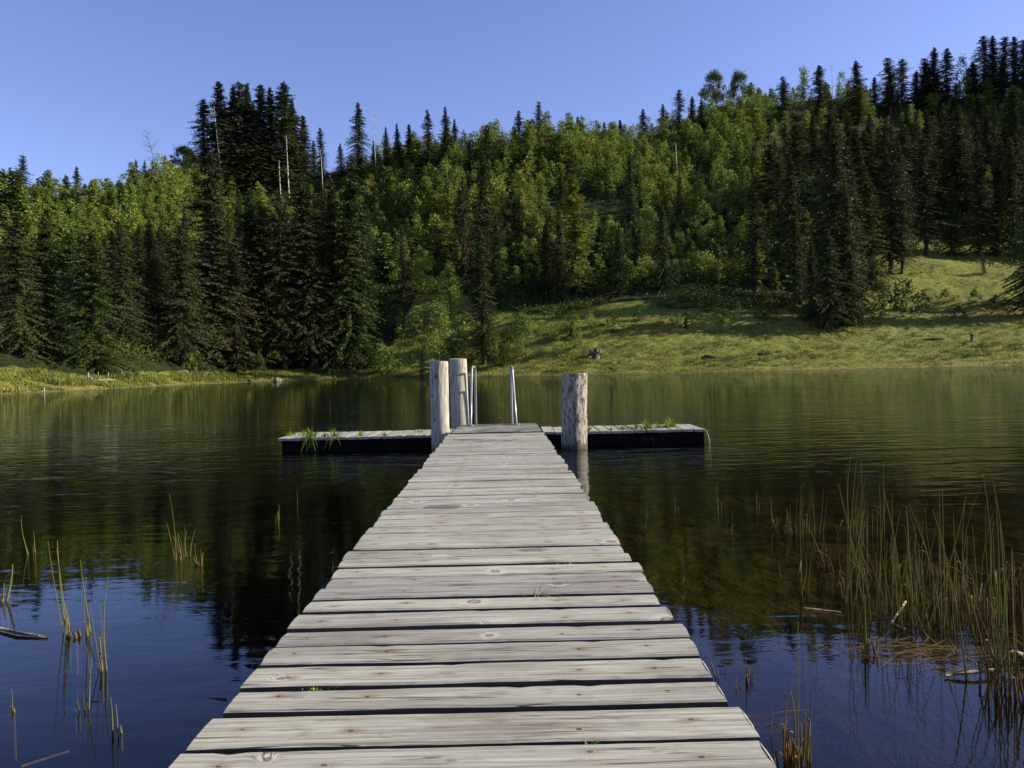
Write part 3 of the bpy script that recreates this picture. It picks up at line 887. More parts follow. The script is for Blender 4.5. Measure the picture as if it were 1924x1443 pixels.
for k in range(1900):                            # dark sedge tussocks
    u = random.uniform(-150, 2080); D, Z = prof(u)
    lim = np.interp(u, [0, 200, 450, 680, 800, 1000, 1250, 1480, 1620, 2400], [2.1, 2.05, 2.05, 2.05, 3.2, 3.1, 3.2, 3.3, 3.9, 3.9])
    s = 1.25 + (lim-1.25)*random.random()
    kk = min(int(s), 5); y = D[kk] + (D[kk+1]-D[kk])*(s-kk); x = (u-CX)/FPX*y
    if mnoise.noise(Vector((x*.09, y*.22, 21))) < .02: continue
    z = zt(x, y); sz = random.uniform(.15, .5)
    for j in range(int(14 + 50*sz)):
        P.append((x + random.gauss(0, sz), y + random.gauss(0, sz*.6), z-.03)); Dv.append((random.gauss(0, .45), random.gauss(0, .45), 1)); L.append(random.uniform(.25, .45) + sz*.5); T.append(random.choice([0, .05, .1, .5]))
P = np.array(P); Dv = np.array(Dv); L = np.array(L)
V, F = sprays(P, Dv, L, np.full(len(L), .07), .8)
tag(obj('meadow_grass', npmesh('meadow_grass', V, F, m_grassblade, {'rnd': np.repeat(rng.random(len(F)), 4), 'trnd': np.repeat(np.array(T), 4)})), 'rough grass on the shore meadow', 'grass', kind='stuff')

# ------------------------------------------------------------------ wood
def wood(name, tint=(1, 1, 1), wet=0.0, stains=True):
    b = NB(name)
    a = b.attr('puv'); sp = b.n('SeparateXYZ'); b.set(sp.inputs[0], a.outputs['Vector'])
    u, v, rd = sp.outputs
    nl = b.attr('nail'); sc = b.n('SeparateColor'); b.set(sc.inputs[0], nl.outputs['Color'])
    def vec(x, y, z=0.0):
        c = b.n('CombineXYZ'); b.set(c.inputs[0], x); b.set(c.inputs[1], y); b.set(c.inputs[2], z); return c.outputs[0]
    off = b.math('MULTIPLY', rd, 61.7)
    vo = b.n('TexVoronoi', voronoi_dimensions='2D'); vo.inputs['Scale'].default_value = 1.9
    b.set(vo.inputs['Vector'], vec(b.math('ADD', u, off), b.math('ADD', v, b.math('MULTIPLY', rd, 23.1))))
    vc = b.n('SeparateColor'); b.set(vc.inputs[0], vo.outputs['Color'])
    kd = b.math('DIVIDE', vo.outputs['Distance'], b.math('MULTIPLY', 1.9, b.math('ADD', .35, b.math('MULTIPLY', vc.outputs[0], 1.0))))      # to the knot, scaled by its size
    kd = b.math('ADD', kd, b.math('GREATER_THAN', vc.outputs[1], .84))
    kdn = b.noise(vec(b.math('MULTIPLY', u, 55), b.math('MULTIPLY', v, 55), off), 1, 2)
    kd = b.math('ADD', kd, b.math('MULTIPLY', b.math('SUBTRACT', kdn, .5), .012))
    kn = b.math('SUBTRACT', 1.0, b.ss(kd, .0, .075))
    vw = b.math('ADD', v, b.math('MULTIPLY', kn, .035))
    g1 = b.noise(vec(b.math('MULTIPLY', u, 2.4), b.math('MULTIPLY', vw, 105), off), 1, 5, .66, .25)
    g2 = b.noise(vec(b.math('MULTIPLY', u, 5), b.math('MULTIPLY', vw, 260), off), 1, 2, .5, .2)
    g3 = b.noise(vec(b.math('MULTIPLY', u, 2.2), b.math('MULTIPLY', v, 6), off), 1, 3, .6)
    c1 = b.mix(b.ss(g1, .32, .68), C(.186*tint[0], .184*tint[1], .142*tint[2]), C(.365*tint[0], .368*tint[1], .295*tint[2]))
    c1 = b.mix(b.math('MULTIPLY', b.ss(g2, .52, .75), .35), c1, C(.15, .13, .10))
    warm = b.math('MULTIPLY', b.ss(g3, .42, .75), .38)
    c1 = b.mix(warm, c1, C(.27*tint[0], .245*tint[1], .170*tint[2]))
    # plank to plank
    wn = b.n('TexWhiteNoise', noise_dimensions='1D'); b.set(wn.inputs['W'], off)
    hs = b.n('HueSaturation'); b.set(hs.inputs['Color'], c1)
    b.set(hs.inputs['Value'], b.math('ADD', .84, b.math('MULTIPLY', wn.outputs[0], .36)))
    b.set(hs.inputs['Saturation'], b.math('ADD', .45, b.math('MULTIPLY', wn.outputs[0], .45)))
    c1 = hs.outputs[0]
    # old dirt, lichen grey and trodden patches
    gp_ = b.n('NewGeometry').outputs['Position']
    d1_ = b.noise(b.scale(gp_, (1.5, 2.6, 1)), 1, 4, .65)
    d2_ = b.noise(b.scale(gp_, (9, 22, 1)), 1, 3, .6)
    c1 = b.mix(b.math('MULTIPLY', b.ss(d1_, .46, .72), .55), c1, C(.125, .115, .095))
    c1 = b.mix(b.math('MULTIPLY', b.ss(d2_, .58, .72), .45), c1, C(.11, .10, .075))
    # cracks along the grain
    cr = b.noise(vec(b.math('MULTIPLY', u, .9), b.math('MULTIPLY', vw, 38), b.math('ADD', off, 7.7)), 1, 2, .5, .2)
    crack = b.math('SUBTRACT', 1.0, b.ss(b.math('ABSOLUTE', b.math('SUBTRACT', cr, .52)), .005, .022))
    crack = b.math('MULTIPLY', crack, b.ss(g3, .46, .6))
    c1 = b.mix(b.math('MULTIPLY', crack, .85), c1, C(.06, .05, .04))
    # knots
    ring = b.math('MULTIPLY', b.ss(kd, .008, .014), b.math('SUBTRACT', 1.0, b.ss(kd, .016, .022)))
    core = b.math('SUBTRACT', 1.0, b.ss(kd, .010, .016))
    halo = b.math('MULTIPLY', b.ss(kd, .018, .024), b.math('SUBTRACT', 1.0, b.ss(kd, .03, .06)))
    c1 = b.mix(b.math('MULTIPLY', halo, .55), c1, C(.44, .41, .35))
    c1 = b.mix(b.math('MULTIPLY', core, .45), c1, C(.17, .13, .09))
    c1 = b.mix(b.math('MULTIPLY', ring, .68), c1, C(.07, .055, .045))
    hgt = b.math('SUBTRACT', b.math('ADD', g1, b.math('MULTIPLY', g2, .5)), b.math('MULTIPLY', crack, .8))
    if stains:
        for k, uk in enumerate((.08, .277, .727, .91)):
            ja = (sc.outputs[0], sc.outputs[1], sc.outputs[2], nl.outputs['Alpha'])[k]
            un = b.math('ADD', uk*1.275 - .02, b.math('MULTIPLY', ja, .04))
            wv = b.n('TexWhiteNoise', noise_dimensions='1D'); b.set(wv.inputs['W'], b.math('ADD', b.math('MULTIPLY', ja, 91.3), k*3.1))
            vn = b.math('ADD', .045, b.math('MULTIPLY', wv.outputs[0], .05))
            du = b.math('SUBTRACT', u, un); dv = b.math('SUBTRACT', v, vn)
            d1 = b.math('SQRT', b.math('ADD', b.math('POWER', b.math('MULTIPLY', du, .42), 2), b.math('POWER', dv, 2)))
            d1 = b.math('ADD', d1, b.math('MULTIPLY', b.math('SUBTRACT', g1, .5), .010))
            st = b.math('MULTIPLY', b.math('SUBTRACT', 1.0, b.ss(d1, .001, .021)), b.math('ADD', .30, b.math('MULTIPLY', ja, .55)))
            c1 = b.mix(st, c1, C(.155, .083, .030))
            d2 = b.math('SQRT', b.math('ADD', b.math('POWER', b.math('MULTIPLY', du, .7), 2), b.math('POWER', dv, 2)))
            hole = b.math('SUBTRACT', 1.0, b.ss(d2, .0035, .0065))
            c1 = b.mix(b.math('MULTIPLY', hole, .85), c1, C(.045, .028, .02))
            hgt = b.math('SUBTRACT', hgt, b.math('MULTIPLY', hole, .8))
        # damp and mould patches where water was carried ashore
        pos = b.n('NewGeometry').outputs['Position']; ps = b.n('SeparateXYZ'); b.set(ps.inputs[0], pos)
        nz = b.noise(b.scale(pos, (4, 7, 1)), 1, 3, .6)
        for (px, py, rx, ry) in ((828, 953, .17, .10), (925, 828, .36, .20), (1000, 1033, .12, .05), (880, 826, .25, .12)):
            q = on_z(px, py, .25)
            e = b.math('SQRT', b.math('ADD', b.math('POWER', b.math('DIVIDE', b.math('SUBTRACT', ps.outputs[0], q.x), rx), 2),
                                      b.math('POWER', b.math('DIVIDE', b.math('SUBTRACT', ps.outputs[1], q.y), ry), 2)))
            e = b.math('ADD', e, b.math('MULTIPLY', b.math('SUBTRACT', nz, .5), 1.8))
            c1 = b.mix(b.math('MULTIPLY', b.math('SUBTRACT', 1.0, b.ss(e, .62, .74)), .62), c1, C(.07, .055, .05))
    rough = .78
    if wet:
        nz = b.noise(b.scale(b.n('NewGeometry').outputs['Position'], (2.2, 3, 1)), 1, 2)
        wf = b.ss(nz, .38, .55)
        c1 = b.mix(b.math('MULTIPLY', wf, wet), c1, C(.075, .07, .065))
        rough = b.math('SUBTRACT', .7, b.math('MULTIPLY', wf, .42))
    return b.done(b.pbr(c1, rough, .35, b.bump(hgt, .7, .005)))
b = NB('damp_darkened_sides')  # damp, dirty sides; colour also darkened to make the gaps look shaded
g = b.n('NewGeometry').outputs['Position']
f = b.noise(b.scale(g, (4, 4, 40)), 1, 4)
m_side = b.done(b.pbr(b.mix(f, C(.035,.028,.02), C(.12,.10,.075)), .9, .2))
m_plank = wood('weathered_planks')
m_wetplank = wood('damp_planks', (.8, .8, .8), wet=.55, stains=False)
m_wing = wood('dock_planks', (1.0, 1.0, .98), stains=False)
b = NB('dark_beam')
g = b.n('NewGeometry').outputs['Position']
f = b.noise(b.scale(g, (3, 3, 12)), 1, 4)
m_beam = b.done(b.pbr(b.mix(f, C(.004,.0035,.003), C(.014,.012,.010)), .95, .05, b.bump(f, .5, .01)))

def plank_mesh(planks, mat, name, thick=.045, nseg=26):
    """planks: list of (x0, x1, y0, y1, z, along) - each a bevelled, slightly warped board"""
    V, F, UV, NL, MI = [], [], [], [], []
    for (a0, a1, c0, c1, z, along) in planks:
        r = random.random(); seed = random.uniform(0, 99)
        nl = (random.random(), random.random(), random.random(), random.random())
        w = c1 - c0
        tilt = random.gauss(0, .012); dz = random.gauss(0, .0022); cup = random.uniform(-.002, .003)
        bev = .006
        prof_ = [(0, -thick), (0, -bev), (bev, 0), (w*.33, cup), (w*.67, cup), (w-bev, 0), (w, -bev), (w, -thick)]
        b0 = len(V); m = len(prof_)
        for i in range(nseg+1):
            t = i/nseg; a = a0 + (a1-a0)*t
            e0 = .003*mnoise.noise(Vector((a*5, seed, 0))) + .002*mnoise.noise(Vector((a*21, seed, 1)))
            e1 = .003*mnoise.noise(Vector((a*5, seed, 7))) + .002*mnoise.noise(Vector((a*21, seed, 8)))
            if random.random() < .02: e1 -= .008
            hz = .0025*mnoise.noise(Vector((a*2.5, seed, 3)))
            for j, (p, q) in enumerate(prof_):
                cc = c0 + p + (e0*(1-p/w) + e1*p/w)
                ax = a
                if i in (0, nseg): ax += (1 if i == 0 else -1)*(.004*(j in (2, 5)) + .002*random.random())
                zz = z + q + dz + hz + tilt*(p - w*.5)
                V.append((ax, cc, zz) if along == 'x' else (cc, ax, zz))
                UV.append((a - a0, p, r)); NL.append(nl)
        for i in range(nseg):
            for j in range(m-1):
                q = (b0+i*m+j, b0+(i+1)*m+j, b0+(i+1)*m+j+1, b0+i*m+j+1)
                F.append(q if along != 'x' else q[::-1]); MI.append(1 if j in (0, m-2) else 0)
            q = (b0+i*m+m-1, b0+(i+1)*m+m-1, b0+(i+1)*m, b0+i*m)
            F.append(q if along != 'x' else q[::-1]); MI.append(1)
        for i in (0, nseg):
            k = b0+i*m
            for q in ((0, 1, 6, 7), (1, 2, 5, 6), (2, 3, 4, 5)):
                qq = tuple(k+t for t in q)
                F.append(qq if (i == 0) != (along != 'x') else qq[::-1]); MI.append(0)
    return npmesh(name, V, F, [mat, m_side], fmat=MI, attrs={'puv': np.array(UV), 'nail': np.array(NL)})

DZ = .25
L0, L1 = on_z(322, 1443, DZ), on_z(843, 815, DZ)
R0, R1 = on_z(1464, 1443, DZ), on_z(1022, 813, DZ)
# straight edges fitted in plan
def edge(p, q, y): return p.x + (q.x-p.x)*(y-p.y)/(q.y-p.y)
DEND = 10.42
ys = [1.79, 1.985, 2.14, 2.31, 2.477, 2.639, 2.81, 2.964, 3.133, 3.285, 3.45, 3.602, 3.774, 3.99]
ys = [1.79 - .165*k for k in range(18, 0, -1)] + ys
while ys[-1] < DEND - .2: ys.append(ys[-1] + random.choice([.15, .158, .165, .172, .19]))
ys.append(DEND)
walk = empty('boardwalk', (0, 0, 0))
tag(walk, 'long weathered grey plank walkway leading over the water to the dock', 'boardwalk')
pl = []
for y0, y1 in zip(ys[:-1], ys[1:]):
    gp = random.uniform(.022, .032) + (.007 if y0 < 3.2 else 0)
    ym = (y0+y1)/2
    pl.append((edge(L0, L1, ym) + random.gauss(0, .008), edge(R0, R1, ym) + random.gauss(0, .008), y0 + .5*gp, y1 - .5*gp, DZ, 'x'))
obj('deck', plank_mesh(pl, m_plank, 'walk_deck', nseg=34), walk)
for fx in (.10, .5, .90):
    mb = MB()
    xa = [edge(L0, L1, y)*(1-fx) + edge(R0, R1, y)*fx for y in (-1.1, DEND)]
    bt = len(mb.V)
    for x, y in zip(xa, (-1.1, DEND - .03)):
        mb.V += [(x-.04, y, DZ-.175), (x+.04, y, DZ-.175), (x+.04, y, DZ-.047), (x-.04, y, DZ-.047)]
    mb.F += [(0, 1, 5, 4), (1, 2, 6, 5), (2, 3, 7, 6), (3, 0, 4, 7), (3, 2, 1, 0), (4, 5, 6, 7)]
    obj('beam', mb.mesh('walk_beam', m_beam), walk)
for y in (.6, 3.4, 6.4, 9.4):
    for fx in (.16, .84):
        x = edge(L0, L1, y)*(1-fx) + edge(R0, R1, y)*fx
        mb = MB(); mb.tube([(x, y, -1.2), (x, y, DZ-.05)], .05, 10)
        obj('support_post', mb.mesh('walk_post', m_beam), walk)

# dock
TZ = .194
A, Bq = on_z(521, 824, TZ), on_z(1331, 806, TZ)
YF = (A.y + Bq.y)/2
XL, XR = A.x, Bq.x
xc0, xc1 = edge(L0, L1, 10.8), edge(R0, R1, 10.8)
dock = empty('swimming_dock', ((xc0+xc1)/2, YF, 0))
tag(dock, 'low T-shaped wooden swimming dock with grass growing on both wings', 'dock')
bo = dock.location
def local(me, name):
    o = obj(name, me, dock); me.transform(Matrix.Translation(-Vector(bo))); return o
def wing(x0, x1, mat, ywid):
    pl = []; x = x0
    while x < x1 - .05:
        w = random.uniform(.15, .17)
        e = min(x + w, x1)
        pl.append((YF + random.gauss(0, .006), YF + ywid + random.gauss(0, .006), x + .005, e - .005, TZ + random.gauss(0, .003), 'y'))
        x = e
    return plank_mesh(pl, mat, 'wing_deck', .035, 6)
local(wing(XL, xc0 - .02, m_wing, 1.0), 'wing')
local(wing(xc1 + .02, XR, m_wing, 1.02), 'wing')
pl = []; y = YF - .02
PB = on_z(930, 797, TZ + .03).y
while y < PB - .05:
    w = random.uniform(.15, .17); e = min(y+w, PB)
    f = (y - YF)/(PB - YF)
    pl.append((xc0 + .03*f, xc1 - .03*f, y + .004, e - .004, TZ + .03, 'x')); y = e
local(plank_mesh(pl, m_wetplank, 'platform', .04, 16), 'platform')
mb = MB()
for (x0, x1, y0, y1) in ((XL+.05, xc0, YF+.04, YF+.12), (XL+.05, xc0, YF+.86, YF+.94), (xc1, XR-.05, YF+.04, YF+.12), (xc1, XR-.05, YF+.86, YF+.94)):
    m2 = MB(); m2.box(x0, x1, y0, y1, -.05, TZ - .04); local(m2.mesh('dock_beam', m_beam), 'beam')
for (x0, x1) in ((XL+.05, XL+.13), (XR-.13, XR-.05)):
    m2 = MB(); m2.box(x0, x1, YF+.123, YF+.857, -.04, TZ - .045); local(m2.mesh('dock_end', m_beam), 'beam')
for (x0, x1) in ((xc0+.06, xc0+.14), (xc1-.14, xc1-.06)):
    m2 = MB(); m2.box(x0, x1, YF+.02, PB-.04, -.05, TZ - .016); local(m2.mesh('dock_joist', m_beam), 'beam')
for (x0, x1) in ((XL+.2, xc0-.2), (xc1+.2, XR-.2)):       # floats under the wings
    m2 = MB(); m2.tube([(x0, YF+.5, .02), (x1, YF+.5, .02)], .13, 14); local(m2.mesh('dock_float', m_beam), 'float')

# log posts
def log_mat(name, barky):
    b = NB(name)
    t = b.n('TexCoord').outputs['Object']
    n1 = b.noise(b.scale(t, (5, 5, 1.1)), 1, 4, .6, .3)
    n2 = b.noise(b.scale(t, (19, 19, 8)), 1, 5, .7, .6)
    n3 = b.noise(b.scale(t, (60, 60, 4)), 1, 3, .6)
    c = b.mix(b.ss(n3, .3, .7), C(.185,.182,.152), C(.415,.408,.345))
    c = b.mix(b.math('MULTIPLY', b.ss(n1, .5, .75), .3), c, C(.29,.22,.14))
    bk = b.ss(n2, .60 - .10*barky, .66 - .09*barky)
    c = b.mix(b.math('MULTIPLY', bk, .45 + .4*barky), c, C(.085 + .03*(1-barky),.055,.035))
    vk = b.n('TexVoronoi'); vk.inputs['Scale'].default_value = 1.0; b.set(vk.inputs['Vector'], b.scale(t, (5.5, 5.5, 3.6)))
    kk = b.math('SUBTRACT', 1.0, b.ss(b.math('ADD', vk.outputs['Distance'], b.math('MULTIPLY', b.math('SUBTRACT', n2, .5), .16)), .06, .15))
    c = b.mix(b.math('MULTIPLY', kk, .8), c, C(.07,.05,.038))
    n4 = b.noise(b.scale(t, (7, 7, 4), (4, 2, 0)), 1, 3, .6)
    c = b.mix(b.math('MULTIPLY', b.ss(n4, .62, .70), .65), c, C(.28,.13,.06))
    s = b.n('SeparateXYZ'); b.set(s.inputs[0], t)
    wl = b.math('SUBTRACT', 1.0, b.ss(b.math('ADD', s.outputs[2], b.math('MULTIPLY', n1, .08)), .05, .15))
    c = b.mix(b.math('MULTIPLY', wl, .8), c, C(.05,.042,.03))
    h = b.math('SUBTRACT', b.math('ADD', b.math('MULTIPLY', n3, .3), b.math('MULTIPLY', n1, .3)), b.math('MULTIPLY', n2, .5*barky + .1))
    return b.done(b.pbr(c, .85, .2, b.bump(h, 1.0, .014 + .035*barky)))
m_log = log_mat('peeled_log', 0.0)
m_logbark = log_mat('flaking_log', 1.0)

def log_post(x, y, top, r0, r1, lean, mat, rough, label, seed):
    o = empty('mooring_post', (x, y, 0))
    tag(o, label, 'post', 'log posts of the dock')
    n, m = 56, 70
    V = []; F = []
    for j in range(m+1):
        t = j/m; z = -1.2 + (top+1.2)*t
        for i in range(n):
            a = 2*math.pi*i/n
            k = r0 + (r1-r0)*t
            k *= 1 + .055*mnoise.noise(Vector((math.cos(a)*.9, math.sin(a)*.9, z*1.1 + seed))) + rough*mnoise.noise(Vector((math.cos(a)*4.5, math.sin(a)*4.5, z*11 + seed))) + rough*.6*mnoise.noise(Vector((math.cos(a)*9, math.sin(a)*9, z*22 + seed)))
            if j == m: k *= .965
            V.append((k*math.cos(a) + lean*max(z, 0), k*math.sin(a), z - (.006 if j == m-1 else 0) + (.008*math.cos(a-seed) if j == m else 0)))
    for j in range(m):
        for i in range(n):
            F.append((j*n+i, j*n+(i+1) % n, (j+1)*n+(i+1) % n, (j+1)*n+i))
    obj('log', npmesh('log', V, F, mat, smooth=True), o)
    V2 = [V[m*n+i] for i in range(n)]; c = len(V2); V2.append((lean*top, 0, top)); F2 = [(c, i, (i+1) % n, (i+2) % n) for i in range(0, n, 2)]
    b2 = obj('end_grain', npmesh('end_grain', V2, F2, m_endgrain), o)
    return o
b = NB('end_grain')
t = b.n('TexCoord').outputs['Object']
wv = b.n('TexWave', wave_type='RINGS', rings_direction='Z'); b.set(wv.inputs['Vector'], t); wv.inputs['Scale'].default_value = 18; wv.inputs['Distortion'].default_value = 2
m_endgrain = b.done(b.pbr(b.mix(wv.outputs[0], C(.21,.15,.09), C(.33,.26,.18)), .85, .2))
def top_z(px, py, d):
    q = ray(px, py); q = q/q.y; return HC + q.z*d
P1 = on_z(829, 846, 0); P1.y = 10.80
def xat(px, py, d):
    q = ray(px, py); return q.x/q.y*d
log_post(xat(828, 830, 10.8), 10.8, top_z(830, 678, 10.8), .122, .126, .0, m_log, .024, 'knotty light log post with reddish spots, nearest the walkway edge', 3)
log_post(xat(865, 800, 12.78), 12.78, top_z(863, 674, 12.78), .150, .140, -.01, m_log, .012, 'smooth peeled log post striped by shadows beside the ladder', 8)
log_post(xat(1079, 830, 10.75), 10.75, top_z(1083, 702, 10.75), .170, .172, .022, m_logbark, .035, 'thick log post with flaking bark standing alone right of walkway', 5)

# ladder
b = NB('galvanised_steel')
t = b.n('TexCoord').outputs['Object']; f = b.noise(t, 14, 3)
m_steel = b.done(b.pbr(b.mix(f, C(.19,.205,.22), C(.31,.33,.345)), b.math('ADD', .32, b.math('MULTIPLY', f, .2)), .5, None, .6))
lad = empty('swim_ladder', (-.25, 12.4, TZ + .03))
tag(lad, 'steel swim ladder with two tall looped handrails on the dock end', 'ladder')
PZ = TZ + .03
def rail(pf, pb, tf, tb, d0, d1):
    a = Vector((xat(pf, 801, d0), d0, PZ)); c = Vector((xat(pb, 797, d1), d1, PZ))
    at = Vector((xat(tf, 697, d0), d0 + .03, top_z(tf, 697, d0))); ct = Vector((xat(tb, 696, d1), d1 - .03, top_z(tb, 695, d1)))
    mb = MB()
    pts = [a, a.lerp(at, .5), at]
    for k in range(1, 8):
        s = k/8*math.pi
        mid = (at+ct)/2; pts.append(mid + (at-mid)*math.cos(s) + Vector((0, 0, .06))*math.sin(s))
    pts += [ct, ct.lerp(c, .5), c, c + Vector((0, .03, -1.1))]
    mb.tube(pts, .0175, 12)
    me = mb.mesh('handrail', m_steel, smooth=True); me.transform(Matrix.Translation(-lad.location)); o = obj('handrail', me, lad)
    m2 = MB(); m2.tube([a + Vector((0, 0, .001)), a + Vector((0, 0, .014))], .05, 14)
    me = m2.mesh('foot_plate', m_steel); me.transform(Matrix.Translation(-lad.location)); obj('foot_plate', me, o)
    return c
cA = rail(884.5, 894.5, 886, 893, 12.3, PB + .22)
cB = rail(970.5, 962.5, 962.5, 960, 12.35, PB + .24)
for z in (-.05, -.33, -.61):
    m2 = MB(); m2.tube([(cA.x, cA.y + .02, z), (cB.x, cB.y + .02, z)], .018, 8)
    me = m2.mesh('rung', m_steel); me.transform(Matrix.Translation(-lad.location)); obj('rung', me, lad)

# rope end and stick at the right dock end
mb = MB()
q = Vector((XR - .02, YF + .02, TZ))
mb.tube([q + Vector((-.01, -.02, -.02)), q + Vector((.02, -.03, -.12)), q + Vector((.03, -.05, -.22)), q + Vector((.035, -.08, -.5))], .008, 6)
b = NB('old_rope'); m_rope = b.done(b.pbr(C(.30,.25,.17), .9, .1))
tag(obj('mooring_rope', mb.mesh('mooring_rope', m_rope)), 'frayed old rope hanging from the right end of dock into water', 'rope')

# grass tufts on the dock
def blades(mb_P, mb_D, mb_L, base, n, h, spread, fall=.6):
    for k in range(n):
        a = random.uniform(0, 6.28); s = random.random()
        mb_P.append(base + Vector((math.cos(a)*spread*s*.3, math.sin(a)*spread*s*.3, 0)))
        mb_D.append((math.cos(a)*fall*s, math.sin(a)*fall*s)); mb_L.append(h*random.uniform(.5, 1.1))
def tuft_mesh(name, n, h, spread, mat, hang=0, w=.006):
    V, F, RN = [], [], []
    for k in range(n + hang):
        a = random.uniform(0, 6.28); s = random.random(); ln = h*random.uniform(.45, 1.15)
        bx, by = math.cos(a)*spread*s, math.sin(a)*spread*s
        dx, dy = math.cos(a)*(.25 + .9*s), math.sin(a)*(.25 + .9*s)
        if k >= n: by = -spread*.8; dx, dy = random.gauss(0, .4), -1.0; ln *= 1.1
        px_, py_ = -math.sin(a), math.cos(a)
        ww = w*random.uniform(.7, 1.5)
        pts = []
        for i in range(5):
            t = i/4
            z = ln*(t - (.55*s + .15)*t*t) if k < n else ln*(.25*t - 1.25*t*t)
            pts.append((bx + dx*ln*t*t*.8 + dx*ln*.15*t, by + dy*ln*t*t*.8*(1 if k < n else .35) + dy*ln*.15*t, z))
        b0 = len(V); rn = random.random()
        for i, p in enumerate(pts):
            q = ww*(1 - i/4.2)
            V += [(p[0]-px_*q, p[1]-py_*q, p[2]), (p[0]+px_*q, p[1]+py_*q, p[2])]; RN += [rn, rn]
        for i in range(4): F.append((b0+2*i, b0+2*i+1, b0+2*i+3, b0+2*i+2))
    return npmesh(name, V, F, mat, {'rnd': np.array(RN)})
tl = [(547, 818, 26, .09, .07, 0, 'short sparse grass tuft nearest the left end of the dock'), (569, 818, 34, .12, .09, 0, 'grass tuft left beside the biggest overhanging tuft'),
      (584, 821, 70, .19, .12, 22, 'biggest grass tuft on the left wing, overhanging the dock edge'), (609, 820, 34, .10, .09, 0, 'low grass tuft between the two big tufts of the left wing'),
      (629, 820, 60, .16, .11, 6, 'bushy yellowish tuft in the middle of the left wing'), (677, 819, 26, .12, .06, 0, 'thin upright tuft on left wing past the yellowish tuft'),
      (721, 819, 22, .08, .08, 0, 'flat pale tuft at the front edge of the left wing'), (786, 812, 22, .08, .08, 0, 'small tuft on left wing closest to the log post'),
      (1107, 808, 26, .12, .05, 0, 'small tuft close behind the thick flaking post'), (1147, 808, 22, .08, .07, 0, 'flat thin tuft on right wing nearest the thick post'),
      (1170, 806, 30, .10, .08, 0, 'second small tuft from the thick post on the right wing'), (1194, 805, 36, .11, .09, 0, 'low tuft just left of the biggest right wing tuft'),
      (1215, 806, 80, .19, .12, 12, 'biggest green tuft on the right wing with roots trailing to water'), (1237, 803, 26, .12, .06, 0, 'dry thin tuft between two big tufts of the right wing'),
      (1262, 802, 66, .20, .11, 0, 'tall bright tuft nearest the right end of the dock'), (1252, 803, 30, .09, .08, 0, 'low tuft at the left foot of the tall bright tuft')]
for (px, py, n, h, sp_, hang, lab) in tl:
    p = on_z(px, py, TZ + .004); p.y = max(p.y, YF + .04)
    o = obj('grass_tuft', tuft_mesh('grass_tuft', n, h, sp_, m_tuft, hang, .006), loc=p)
    tag(o, lab, 'grass tuft', 'grass tufts on the dock')
# bits growing out of the walkway gaps
m_straw = foliage('straw', C(.28,.24,.13), C(.48,.44,.30), trans=.2)
def gap_near(y): return min(ys, key=lambda q: abs(q - y))
for (px, py, n, h, sp_, mat, lab) in ((1005, 1121, 9, .11, .05, m_straw, 'few dry bent grass blades sprouting between walkway planks'),
                                      (1025, 1121, 20, .035, .05, m_tuft, 'tiny green grass in the plank gap beside the dry blades'),
                                      (1072, 1058, 26, .022, .06, m_straw, 'brownish dry moss in a walkway gap near its right side'),
                                      (596, 1291, 40, .012, .05, m_tuft, 'yellow-green moss cushion in a near plank gap at left'),
                                      (1110, 1403, 10, .022, .02, m_tuft, 'tiny moss sprig in the nearest plank gap'),
                                      (972, 812, 30, .05, .08, m_tuft, 'small green tuft growing on the dock platform before the ladder')):
    p = on_z(px, py, DZ if py > 815 else PZ)
    if py > 815: p.y = gap_near(p.y); p.z = DZ - .012
    o = obj('grass_sprig', tuft_mesh('grass_sprig', n, h, sp_, mat, 0, .0022 if h > .03 else .003), loc=p)
    tag(o, lab, 'grass sprig')

